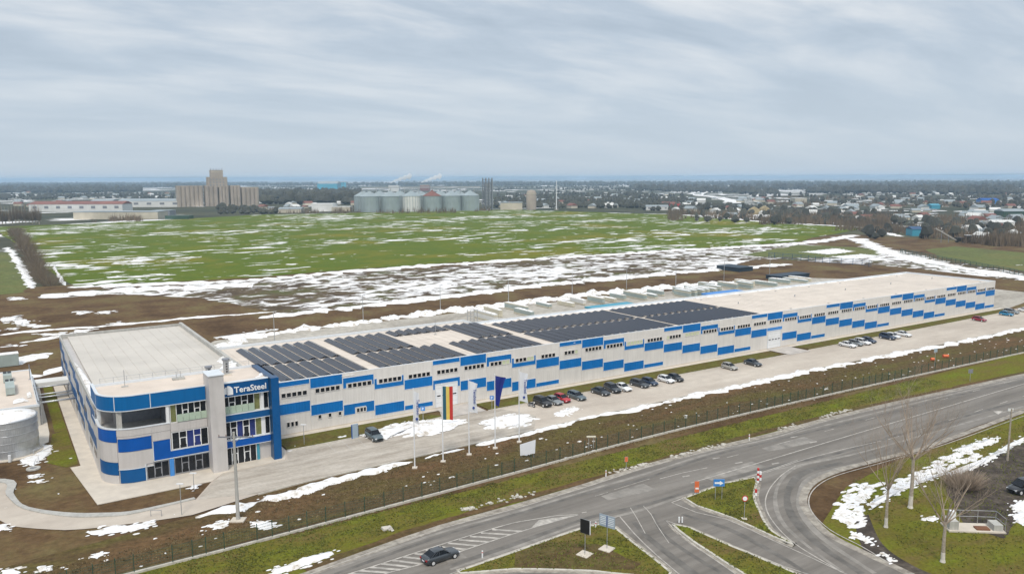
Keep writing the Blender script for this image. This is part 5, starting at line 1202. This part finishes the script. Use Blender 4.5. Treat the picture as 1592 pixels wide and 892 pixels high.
# grass tufts on the verges
tf = MB(); rnd = random.Random(9)
def tufts(n, fx, zz, hh):
    for i in range(n):
        x, y = fx(); d = noise.noise(Vector((x*.25, y*.5, 1)))
        if d < -.05 and rnd.random() < .7: continue
        h_ = hh*rnd.uniform(.4, 1.2); w = .05*rnd.uniform(.6, 1.6); a = rnd.uniform(0, 3.14); ux, uy = math.cos(a)*w, math.sin(a)*w
        for k_ in range(3): tf.poly([(x-ux+rnd.uniform(-.1, .1), y-uy, zz), (x+ux, y+uy+rnd.uniform(-.1, .1), zz), (x+rnd.uniform(-.15, .15), y+rnd.uniform(-.15, .15), zz+h_)])
def vergept():
    while True:
        x, y = -5+175*rnd.random()**1.3, rnd.uniform(86.0, 95.4)
        if y > 88.9-max(0, (50-x)*.09)+.5 and y < 94.3+min(2.6, max(0, (x-10)*.04)): return x, y
tufts(26000, vergept, .06, .15)
M['tuft'] = mat('tuft', (.14, .155, .025), .9, .45, .25)
LL = [(86, 40), (125, 40), (160, 56), (160, 69), (128, 67.5), (115, 67.5), (103, 67), (95, 60), (88, 50)]
for P, n, z_ in ((isl1, 2200, .24), (isl2, 1500, .24), (isl3, 2600, .24), (LL, 9000, .06)):
    it = iter(scatter_in(P, n, rnd)); tufts(n, lambda: next(it), z_, .17)
tf.build('grass_tufts', M['tuft'], kind='stuff')
df = MB(); tfb = tf; tf = df
def mudpt():
    while True:
        x, y = -30+200*rnd.random()**1.15, rnd.uniform(96.5, 110)
        if y < 101.5+min(8.5, max(0, (x-14)*.42)): return x, y
tufts(15000, mudpt, .07, .17)
M['dry_tuft'] = mat('dry_tuft', (.19, .145, .07), .9, .5, .25)
df.build('dry_grass_tufts', M['dry_tuft'], kind='stuff')
# rubble along the road edge
rb = MB(); rnd = random.Random(21)
for i in range(500):
    u = rnd.random(); x = 30+u*110; y = 88.6+.4*math.sin(x*.05)+rnd.gauss(.2, .35); s_ = rnd.uniform(.06, .28)*(1 if rnd.random() < .9 else 1.8)
    if noise.noise(Vector((x*.08, 2, 0))) < .02: continue
    k0 = len(rb.v); v8 = [(x+s_*dx_*rnd.uniform(.6, 1), y+s_*dy_*rnd.uniform(.6, 1), .1+s_*dz_*rnd.uniform(.3, .7)) for dz_ in (0, 1) for dx_, dy_ in ((-1, -1), (1, -1), (1, 1), (-1, 1))]
    rb.v += v8
    for qf in ((4, 5, 6, 7), (0, 1, 5, 4), (1, 2, 6, 5), (2, 3, 7, 6), (3, 0, 4, 7)): rb.face([k0+j for j in qf])
rb.build('rubble', M['kerb'], kind='stuff')
cb = MB(); rnd = random.Random(22)
for i in range(9000):
    x, y = mudpt(); s_ = rnd.uniform(.03, .13)*(1 if rnd.random() < .93 else 2.2); k0 = len(cb.v)
    cb.v += [(x+s_*dx_*rnd.uniform(.5, 1), y+s_*dy_*rnd.uniform(.5, 1), .06) for dx_, dy_ in ((-1, -1), (1, -1), (1, 1), (-1, 1))]+[(x+rnd.uniform(-.3, .3)*s_, y+rnd.uniform(-.3, .3)*s_, .06+s_*rnd.uniform(.5, 1.1))]
    for j in range(4): cb.face([k0+j, k0+(j+1) % 4, k0+4])
cb.build('mud_clods', M['mud_near'], kind='stuff')
# railed concrete platform at the lower right
q = G(1512, 822); t = thing('concrete_platform', 'small railed concrete platform with two grey blocks on the grass', 'platform', (*q, .08), R(-38))
p = MB(); p.box(-3.4, -1.3, 0, 3.4, 1.3, .18); p.build('slab', M['slab'], t)
for x in (-2.7, 2.6): p = MB(); p.box(x-.55, -1.0, .18, x+.55, .7, 1.25 if x < 0 else .95); p.build('block', M['concrete'], t)
p = MB(); p.box(-2.9, -.4, 1.25, -2.3, .3, 2.3); p.build('cabinet', M['white'], t)
p = MB(); p.box(.1, -.9, .181, 1.7, .1, .35); p.build('rusty_tray', M['rust'], t)
p = MB()
for x in (-3.3, -1.1, 1.1, 3.3): p.tube((x, 1.2, .18), (x, 1.2, 1.9), .03, n=5)
p.tube((3.3, -1.2, .18), (3.3, -1.2, 1.9), .03, n=5)
for z in (1.1, 1.9): p.tube((-3.3, 1.2, z), (3.3, 1.2, z), .03, n=5); p.tube((3.3, 1.2, z), (3.3, -1.2, z), .03, n=5)
p.build('railing', M['steel'], t)

# ------------------------------------------------------------------ far plain
def cyl(b, x, y, z0, z1, r, n=20): b.tube((x, y, z0), (x, y, z1), r, n=n)
# concrete grain elevator
xa, ya = G(276, 322); xb, yb = G(403, 319.5)
an = math.atan2(yb-ya, xb-xa); Ltot = math.hypot(xb-xa, yb-ya)
t = thing('grain_elevator', 'huge concrete grain elevator with rows of silos and a stepped tower on the horizon', 'grain elevator', (xa, ya, 0), an)
blocks = [(0, .31), (.335, .49), (.505, .625), (.645, .77), (.785, 1.0)]
for bi, (u0, u1) in enumerate(blocks):
    L = (u1-u0)*Ltot; n = max(3, round(L/6.2)); h_ = 32 if bi < 4 else 29
    for i in range(n): p = MB(); cyl(p, u0*Ltot+(i+.5)*L/n, 0, 0, h_, L/n*.53, 14); p.build('silo', M['silo_conc'], t, smooth=False)
    p = MB(); p.box(u0*Ltot, 0, h_, u1*Ltot, 16, h_+1.2); p.box(u0*Ltot+.5, 2, 0, u1*Ltot-.5, 16, h_); p.build('gallery', M['silo_conc'], t)
tx = Ltot*.485
p = MB(); p.box(tx-14, -1, 30, tx+16, 14, 47); p.build('tower_block', M['silo_conc'], t); p = MB(); p.box(tx-8.5, 0, 47, tx+10, 13, 58); p.build('tower_top', M['silo_conc'], t)
p = MB(); p.box(tx-8.7, -.2, 55, tx+10.2, 0, 55.8); p.build('cornice', M['cream_wall'], t)
for i in range(5): p = MB(); p.tube((tx-8+i*4.3, 3, 58), (tx-8+i*4.3, 3, 61), .4, n=5); p.build('vent', M['rack'], t)
for i in range(5):
    for j in range(3): p = MB(); p.box(tx-11+i*5, -1.2, 33+j*4.5, tx-9+i*5, -1.02, 35+j*4.5); p.build('window', M['rack'], t)
# steel grain silos
ci = 0
for row, (dy, lst) in enumerate(((0, [575, 607, 640, 672, 702, 731]), (26, [566, 592, 624, 656, 688, 717]))):
    for px in lst:
        x, y = G(px, 329.5-(px-575)*.013); x += dy*.4; y += dy; r = 12.2
        t = thing('steel_silo', 'steel grain silo with cone roof, %s from left in the %s row' % (ordn(lst.index(px)), 'front' if row == 0 else 'rear'), 'grain silo', (x, y, 0), 0, 'steel grain silos beyond the field')
        p = MB(); p.lathe([(r, 0), (r, 20.5)], 40); p.build('wall', M['silo'] if px != 640 or row else M['white_wall'], t, smooth=True)
        p = MB()
        for i in range(20): a = math.pi*2*i/20; p.box(r*math.cos(a)-.25, r*math.sin(a)-.25, 0, r*math.cos(a)+.25, r*math.sin(a)+.25, 20.4)
        p.build('stiffener', M['silo'], t, kind='stuff')
        p = MB(); p.lathe([(r+.5, 20.4), (1.2, 27), (1.2, 28.2), (0, 28.4)], 40); p.build('roof', M['silo'] if px != 672 else M['red_roof'], t)
t = thing('catwalk', 'long steel catwalk running above the steel silos', 'catwalk', (0, 0, 0))
x0_, y0_ = G(570, 329); x1_, y1_ = G(745, 327)
p = MB(); p.tube((x0_, y0_+14, 31.5), (x1_+10, y1_+14, 31.5), .9, n=4); p.build('walkway', M['steel'], t)
for i in range(9):
    u = i/8; p = MB(); p.tube((x0_+(x1_-x0_)*u, y0_+(y1_-y0_)*u+14, 0), (x0_+(x1_-x0_)*u, y0_+(y1_-y0_)*u+14, 31), .5, n=4); p.build('leg', M['steel'], t)
x, y = G(758, 326); t = thing('dryer_tower', 'dark lattice dryer tower at the right end of the steel silos', 'tower', (x, y, 0))
for dx_ in (-5, 0, 5):
    for dy_ in (-4, 4): p = MB(); p.box(dx_-.6, dy_-.6, 0, dx_+.6, dy_+.6, 44); p.build('column', M['rack'], t)
for i in range(9): p = MB(); p.box(-5.6, -4.6, 4.5+i*4.6, 5.6, 4.6, 5.1+i*4.6); p.build('deck', M['rack'], t)
p = MB(); p.box(-3.4, -3, 6, 3.2, 3, 36); p.build('dryer_body', M['steel'], t); p = MB(); p.tube((7.5, 0, 0), (7.5, 0, 41), 1.4, n=8); p.build('elevator_leg', M['silo'], t)
x, y = G(826, 326); t = thing('round_silo', 'single pale silo with domed top right of the dryer tower', 'silo', (x, y, 0)); p = MB(); p.lathe([(7, 0), (7, 22), (5.5, 26), (0, 27.5)], 24); p.build('wall', M['silo_conc'], t, smooth=True)
p = MB(); p.lathe([(7.3, 21.6), (7.3, 22.4)], 24); p.build('ring', M['cream_wall'], t)
x, y = G(865, 326); t = thing('lattice_mast', 'tall thin white mast standing alone beyond the field', 'mast', (x, y, 0)); p = MB(); p.tube((0, 0, 0), (0, 0, 40), .9, .35, n=6); p.build('pole', M['white'], t); p = MB(); p.box(-2, -2, 0, 2, 2, .6); p.build('base', M['slab'], t)
# buildings: gabled and flat, each its own thing
def shed(px, py, wpx, h_, dep, wallm, roofm, label, cat_='warehouse', name='warehouse', gable=True, rz=None, nwin=0, group=None, drz=0.0):
    x, y = G(px, py); d = math.hypot(x, y); Wm = wpx*d/1254
    o = thing(name, label, cat_, (x, y, 0), (SIDE if rz is None else rz)+drz, group); w = Wm/2
    p = MB(); p.box(-w, 0, 0, w, dep, h_*.72); p.build('wall', M[wallm], o)
    p = MB()
    if gable:
        z0, z1, e = h_*.72, h_, .4
        p.v = [(-w-e, -e, z0), (w+e, -e, z0), (w+e, dep+e, z0), (-w-e, dep+e, z0), (-w-e, dep/2, z1), (w+e, dep/2, z1)]
        for qf in ((0, 1, 5, 4), (2, 3, 4, 5), (0, 4, 3), (1, 2, 5), (0, 3, 2, 1)): p.face(list(qf))
    else: p.box(-w-.3, -.3, h_*.72, w+.3, dep+.3, h_*.78)
    p.build('roof', M[roofm], o)
    for i in range(nwin):
        u = -w+(i+.5)*2*w/nwin; p = MB(); p.box(u-w/nwin*.35, -.15, h_*.3, u+w/nwin*.35, -.02, h_*.55); p.build('window', M['rack'], o)
    return o
shed(180, 341, 118, 11, 26, 'cream_wall', 'grey_roof', 'long cream ribbed warehouse at the left far edge of the field', nwin=0, gable=False)
shed(118, 329, 128, 14, 30, 'white_wall', 'red_roof', 'very long barn with dull red roof and white walls', 'barn', 'barn', nwin=8)
shed(155, 325, 30, 14, 30, 'white_wall', 'grey_roof', 'short barn with grey snowy roof right of the red roofed barn', 'barn', 'barn')
shed(232, 322, 92, 13, 40, 'white_wall', 'grey_roof', 'wide low hall with pale blue grey roof left of the elevator', gable=True, nwin=5)
shed(250, 335, 26, 8, 18, 'rack', 'grey_roof', 'small dark open fronted shed right of the cream warehouse', gable=False)
shed(275, 341, 34, 5, 14, 'fence', 'fence', 'low dark green shed at the field edge', gable=False)
shed(370, 318, 18, 9, 20, 'teal', 'fence', 'dark green roofed shed before the elevator')
shed(501, 328.5, 32, 13, 30, 'white_wall', 'white_wall', 'plain white box building left of the steel silos', gable=False)
shed(530, 328.5, 28, 8, 20, 'cream_wall', 'white_wall', 'lower cream box building beside the plain white one', gable=False)
shed(450, 331, 34, 7, 20, 'cream_wall', 'grey_roof', 'long low cream building with ribbed front left of the white box')
shed(795, 326, 34, 13, 22, 'cream_wall', 'grey_roof', 'cream building just right of the dryer tower', gable=False, nwin=0)
shed(612, 298, 16, 26, 40, 'white_wall', 'white_wall', 'white factory block with steam behind the steel silos', 'factory', 'factory', gable=False)
shed(660, 297, 14, 26, 40, 'red_roof', 'cream_wall', 'reddish factory block with steam behind the steel silos', 'factory', 'factory', gable=False)
shed(509, 296, 30, 34, 60, 'teal', 'grey_roof', 'large blue green factory with vaulted roof near the horizon', 'factory', 'factory')
for i in range(5): shed(520+i*4, 294, 3, 38, 12, 'teal', 'grey_roof', 'tall narrow blue silo, %s of five beside the blue green factory' % ordn(i), 'silo', 'blue_silo', gable=False, group='blue silos near the horizon')
shed(1245, 316, 17, 11, 24, 'cream_wall', 'white_wall', 'cream box building with lean to beyond the right field', gable=False)
shed(1050, 324, 14, 9, 14, 'red', 'red_roof', 'red roofed house in the village beyond the field', 'house', 'house')
shed(1022, 327, 34, 7, 16, 'white_wall', 'grey_roof', 'long white farm building beyond the field', nwin=4)
shed(1075, 323, 22, 7, 16, 'white_wall', 'white_wall', 'white building right of the red roofed house', nwin=3)
shed(1540, 317, 22, 9, 18, 'sign_blue', 'blue_clad', 'bright blue roofed shed in the right distance')
shed(1455, 325, 12, 7, 14, 'teal', 'teal', 'small turquoise shed in the right distance')
shed(1426, 367, 14, 7, 10, 'teal', 'blue_dark', 'dark blue hut at the gravel works right of the field', 'hut', 'hut')
shed(1578, 338, 30, 9, 18, 'fence', 'grey_roof', 'dark green hall at the right picture edge')
shed(1560, 353, 30, 6, 12, 'white_wall', 'white_wall', 'low white building at the right edge of the distance')
for px, py, w, h_, dep, lab in ((1160, 422, 30, 2.6, 14, 'dark blue green shed behind the hall, left of the pair'), (1235, 433, 70, 2.2, 7, 'long dark green shed behind the hall, right of the pair')):
    shed(px, py, w, h_, dep, 'shed_dark', 'shed_dark', lab, 'shed', 'low_shed', gable=False, rz=R(0))
# net fence of the pond
t = thing('net_fence', 'long dark blue netted fence beyond the yard', 'fence', (0, 0, 0)); pl_ = smooth_line(GS([(1195, 401), (1245, 405), (1290, 410), (1340, 413), (1355, 416)]), 4); p = MB()
for a, c in zip(pl_, pl_[1:]):
    p.tube((*a, 0), (*a, 3.2), .1, n=4)
    for z in (.6, 1.4, 2.2, 3.0): p.tube((*a, z), (*c, z), .10, n=3, caps=False)
p.build('net', M['blue_dark'], t, kind='stuff')
t = thing('field_fence', 'long dark fence line running beside the snowy track at the right', 'fence', (0, 0, 0)); pl_ = smooth_line(GS([(1400, 393), (1445, 402), (1500, 412), (1560, 423), (1592, 430), (1650, 440)]), 4); p = MB()
for a, c in zip(pl_, pl_[1:]):
    p.tube((*a, 0), (*a, 2.4), .12, n=4)
    for z in (.5, 1.1, 1.7, 2.3): p.tube((*a, z), (*c, z), .13, n=3, caps=False)
p.build('net', M['fence'], t, kind='stuff')
# conveyor at the gravel works
xg, yg = G(1486, 377); t = thing('conveyor', 'inclined gravel conveyor with dark hopper beyond the right pasture', 'conveyor', (xg, yg, 0), SIDE)
p = MB(); p.v = [(-14, -.7, 9.0), (-14, .7, 9.0), (0, .7, 1.2), (0, -.7, 1.2), (-14, -.7, 9.7), (-14, .7, 9.7), (0, .7, 1.9), (0, -.7, 1.9)]
for qf in ((0, 3, 2, 1), (4, 5, 6, 7), (0, 1, 5, 4), (2, 3, 7, 6), (1, 2, 6, 5), (3, 0, 4, 7)): p.face(list(qf))
p.build('belt', M['concrete'], t)
for x in (-10, -5): p = MB(); z = 1.2+(-x)/14*7.8; p.tube((x, 0, 0), (x, 0, z), .2, n=5); p.build('leg', M['rack'], t)
p = MB(); p.box(0, -1.8, .8, 5.5, 1.8, 3.4); p.box(.4, -1.4, 0, 1, 1.4, .8); p.box(4.4, -1.4, 0, 5, 1.4, .8); p.build('hopper', M['black'], t)
p = MB(); p.box(6.2, -1.5, 1, 9.4, 1.5, 4.8); p.box(6.4, -1.2, 0, 6.8, 1.2, 1); p.build('cabin', M['black'], t); p = MB(); p.box(6, -1.6, 4.8, 9.6, 1.6, 5.0); p.build('roof', M['white'], t)
# village houses: one mesh pair per variety, copied
hp = [('white_wall', 'grey_roof', 'small white house with grey roof in the far village'), ('cream_wall', 'red_roof', 'small cream house with red brown roof in the far village'), ('white_wall', 'white_wall', 'small pale house with snow covered roof in the far village'), ('cream_wall', 'grey_roof', 'small cream house with grey roof in the far village')]
src = []; rnd = random.Random(77)
for wm, rm, lab in hp:
    o = thing('village_house', lab, 'house', (0, 0, 0), 0, lab.replace('small', 'small far').replace(' in the far village', 's')); p = MB(); p.box(-7, -5, 0, 7, 5, 4.2); p.build('wall', M[wm], o)
    p = MB(); p.v = [(-7.5, -5.5, 4.2), (7.5, -5.5, 4.2), (7.5, 5.5, 4.2), (-7.5, 5.5, 4.2), (-7.5, 0, 7.8), (7.5, 0, 7.8)]
    for qf in ((0, 1, 5, 4), (2, 3, 4, 5), (0, 4, 3), (1, 2, 5), (0, 3, 2, 1)): p.face(list(qf))
    p.build('roof', M[rm], o); src.append([o, False])
zones = [((20, 312, 110, 322), 10), ((0, 300, 270, 312), 26), ((405, 300, 560, 326), 34), ((770, 305, 1000, 324), 34), ((1000, 300, 1200, 330), 40), ((1110, 318, 1330, 338), 24), ((1330, 300, 1592, 345), 60), ((1500, 330, 1592, 372), 16)]
for (a, b_, c, d_), n in zones:
    for i in range(n):
        px, py = rnd.uniform(a, c), rnd.uniform(b_, d_); x, y = G(px, py); k = rnd.randrange(4); s_ = rnd.uniform(.6, 1.05); az_ = rnd.uniform(0, 3.14)
        if src[k][1]: o = dup(src[k][0], (x, y, 0), az_)
        else: o = src[k][0]; o.location = (x, y, 0); o.rotation_euler = (0, 0, az_); src[k][1] = True
        o.scale = (s_, s_, s_*.9)
# woods, orchards and brush: many small crowns, past counting
def crowns(name, zones_, m, sq=(8, 14), tall=1.0, seed=1, spiky=False):
    rnd = random.Random(seed); b = MB()
    for (px0, py0, px1, py1, n) in zones_:
        for i in range(n):
            px = rnd.uniform(px0, px1); v = rnd.random(); py = py0+(py1-py0)*v
            x, y = G(px, py)
            if noise.noise(Vector((x*.0035, y*.0035, seed))) < -.12: continue
            if spiky and noise.noise(Vector((x*.02, y*.02, seed))) < -.08: continue
            r = rnd.uniform(*sq)*.5; h_ = r*rnd.uniform(1.2, 2.2)*tall
            if spiky:
                for _ in range(9):
                    a = rnd.uniform(0, 6.28); rr = r*rnd.random(); w = .16+r*.05; an_ = rnd.uniform(0, 3.14)
                    qx, qy = x+rr*math.cos(a), y+rr*math.sin(a)
                    b.poly([(qx-w*math.cos(an_), qy-w*math.sin(an_), 0), (qx+w*math.cos(an_), qy+w*math.sin(an_), 0), (qx+rnd.uniform(-r, r)*.5, qy+rnd.uniform(-r, r)*.5, h_*rnd.uniform(.6, 1.1))])
            else:
                k0 = len(b.v); n_ = 6
                for j in range(n_): a = 6.283*j/n_; q_ = r*rnd.uniform(.7, 1.15); b.v.append((x+q_*math.cos(a), y+q_*math.sin(a), h_*rnd.uniform(.25, .5)))
                for j in range(n_): a = 6.283*j/n_+.5; q_ = r*.6*rnd.uniform(.7, 1.15); b.v.append((x+q_*math.cos(a), y+q_*math.sin(a), h_*rnd.uniform(.75, 1.0)))
                b.v.append((x, y, 0)); b.v.append((x, y, h_))
                for j in range(n_):
                    j2 = (j+1) % n_; b.face([k0+j, k0+j2, k0+n_+j]); b.face([k0+j2, k0+n_+j2, k0+n_+j]); b.face([k0+n_+j, k0+n_+j2, k0+13]); b.face([k0+12, k0+j2, k0+j])
    return b.build(name, M[m], kind='stuff')
crowns('far_woods', [(-60, 289, 330, 292, 1500), (-60, 285.5, 400, 289, 2500), (0, 292, 220, 300, 1500), (400, 287, 1592, 289, 2500), (620, 285.5, 1592, 287, 3500), (980, 290, 1592, 300, 1300), (1150, 296, 1592, 303, 900), (400, 303, 560, 314, 900), (405, 309, 560, 318, 500)], 'far_tree', (10, 22), 1.0, 3)
crowns('orchard_trees', [(1060, 330, 1420, 350, 70), (1340, 345, 1592, 372, 50), (770, 306, 1010, 324, 700), (1000, 305, 1200, 328, 700), (0, 301, 270, 311, 500), (410, 318, 560, 329, 240), (405, 290, 560, 303, 700), (770, 290, 1000, 305, 700), (1200, 303, 1592, 340, 620), (340, 325, 470, 333, 160)], 'far_tree', (5, 10), 1.0, 5)
crowns('bare_woodland', [(1040, 322, 1200, 343, 700), (1180, 328, 1400, 352, 1300), (1300, 338, 1592, 372, 1300), (1530, 350, 1592, 385, 500), (1200, 306, 1592, 322, 1600), (0, 335, 150, 349, 900), (150, 340, 220, 344, 120), (400, 327, 760, 332, 300), (1500, 376, 1592, 388, 300)], 'bare_tree', (4, 8), 1.15, 6, True)
for px, py in ((1172, 333), (1188, 331)):
    x, y = G(px, py); t = thing('straw_heap', 'pale yellow heap at the right end of the field, %s one' % ('left' if px < 1180 else 'right'), 'heap', (x, y, 0), 0, 'pale heaps'); p = MB(); p.lathe([(9, 0), (8, 3), (5, 6.5), (1.5, 8.6), (0, 9)], 14); p.build('heap', M['straw'], t, smooth=True)
# hills at the horizon
hb = MB(); n = 150
for k_ in range(2):
    b0 = len(hb.v); Rr = 23000+k_*7000
    for i in range(n+1):
        a = AZ+R(-50)+R(100)*i/n; h_ = 60+k_*50+30*noise.noise(Vector((i*.05, k_*9, 0)))+8*noise.noise(Vector((i*.4, k_*9, 0)))-25*(i/n)
        if i/n > .45: h_ += 0
        for rr, z in ((Rr-2500, 0), (Rr, h_), (Rr+3000, 0)): hb.v.append((rr*math.cos(a), rr*math.sin(a), z))
    for i in range(n):
        for j in range(2): q = b0+i*3+j; hb.face([q, q+3, q+4, q+1])
hb.build('hills', M['far_land'], kind='structure', smooth=True)
# long snowy track seen far away
fr_ = MB(); ribbon(fr_, smooth_line(GS([(1075, 302), (1100, 295), (1103, 296), (1085, 303), (1110, 306), (1136, 312), (1140, 316)]), 30), 26, .3); ribbon(fr_, GS([(560, 297), (700, 295.5), (830, 296)]), 22, .3); fr_.build('snow_track', M['snow'], kind='structure')
# snow strips on the plain
sp = MB(); rnd = random.Random(31)
for i in range(1000):
    px = rnd.uniform(-40, 1640) if i < 620 else rnd.uniform(1000, 1640); py = 281.5+rnd.random()**1.5*40 if i < 800 else rnd.uniform(325, 362)
    if py > 324 and (px < 1100 or py > 340 and px < 1380): continue
    if px < 1000 and py > 324: continue
    x, y = G(px, py); d = math.hypot(x, y); L = rnd.uniform(6, 34)*d/1254; w = rnd.uniform(.7, 2.0)*(d*d/44)/1254*.55
    k0 = len(sp.v); m_ = 9
    for j in range(m_):
        a = 6.283*j/m_; u, v = L/2*math.cos(a)*rnd.uniform(.7, 1.1), w/2*math.sin(a)*rnd.uniform(.6, 1.2)
        cs, sn_ = math.cos(SIDE), math.sin(SIDE); sp.v.append((x+u*cs-v*sn_, y+u*sn_+v*cs, .35))
    sp.face([k0+j for j in range(m_)])
sp.build('far_snow', M['snow'], kind='stuff')
# steam
def steam(px, py, z, lab):
    x, y = G(px, py); t = MB(); rnd = random.Random(int(px)); pos = []
    m = bpy.data.materials.new('steam'); m.use_nodes = True; nt2 = m.node_tree; nt2.nodes.clear(); o_ = nd(nt2, 'ShaderNodeOutputMaterial'); v = nd(nt2, 'ShaderNodeVolumePrincipled'); v.inputs['Color'].default_value = (1, 1, 1, 1); v.inputs['Density'].default_value = .10; nt2.links.new(v.outputs[0], o_.inputs['Volume'])
    cs, sn_ = math.cos(SIDE), math.sin(SIDE)
    prof = []; n = 16; k0 = 0
    for i in range(n+1):
        u = i/n; c = (x+cs*u*75, y+sn_*u*75, z+26*u**.7); r = 2.5+13*u**.8*(1+.35*math.sin(i*1.9)); r *= (1 if 0 < i < n else .2)
        for j in range(10): a = 6.283*j/10; q = r*(1+.25*math.sin(j*2.3+i)); t.v.append((c[0]+cs*q*.8*math.cos(a), c[1]+sn_*q*.8*math.cos(a), c[2]+q*math.sin(a)*.75)) if False else t.v.append((c[0]-sn_*q*math.cos(a), c[1]+cs*q*math.cos(a), c[2]+q*math.sin(a)*.6))
    for i in range(n):
        for j in range(10): t.face([i*10+j, i*10+(j+1) % 10, (i+1)*10+(j+1) % 10, (i+1)*10+j])
    t.face(list(range(10))[::-1]); t.face([n*10+j for j in range(10)])
    o = t.build('steam_plume', m, smooth=True); tag(o, lab, 'steam'); return o
steam(606, 298, 26, 'white steam plume drifting right above the white factory block')
steam(654, 297, 26, 'white steam plume drifting right above the reddish factory block')
# ------------------------------------------------------------------ haze
hzb = MB(); hzb.box(-42000, -42000, -1.2, 42000, 42000, 66)
hm = bpy.data.materials.new('haze'); hm.use_nodes = True; t2 = hm.node_tree; t2.nodes.clear(); o_ = nd(t2, 'ShaderNodeOutputMaterial'); v = nd(t2, 'ShaderNodeVolumePrincipled')
v.inputs['Color'].default_value = (.56, .77, 1.0, 1); v.inputs['Density'].default_value = .00012; v.inputs['Anisotropy'].default_value = 0.0
t2.links.new(v.outputs[0], o_.inputs['Volume']); hzb.build('haze', hm, kind='stuff')
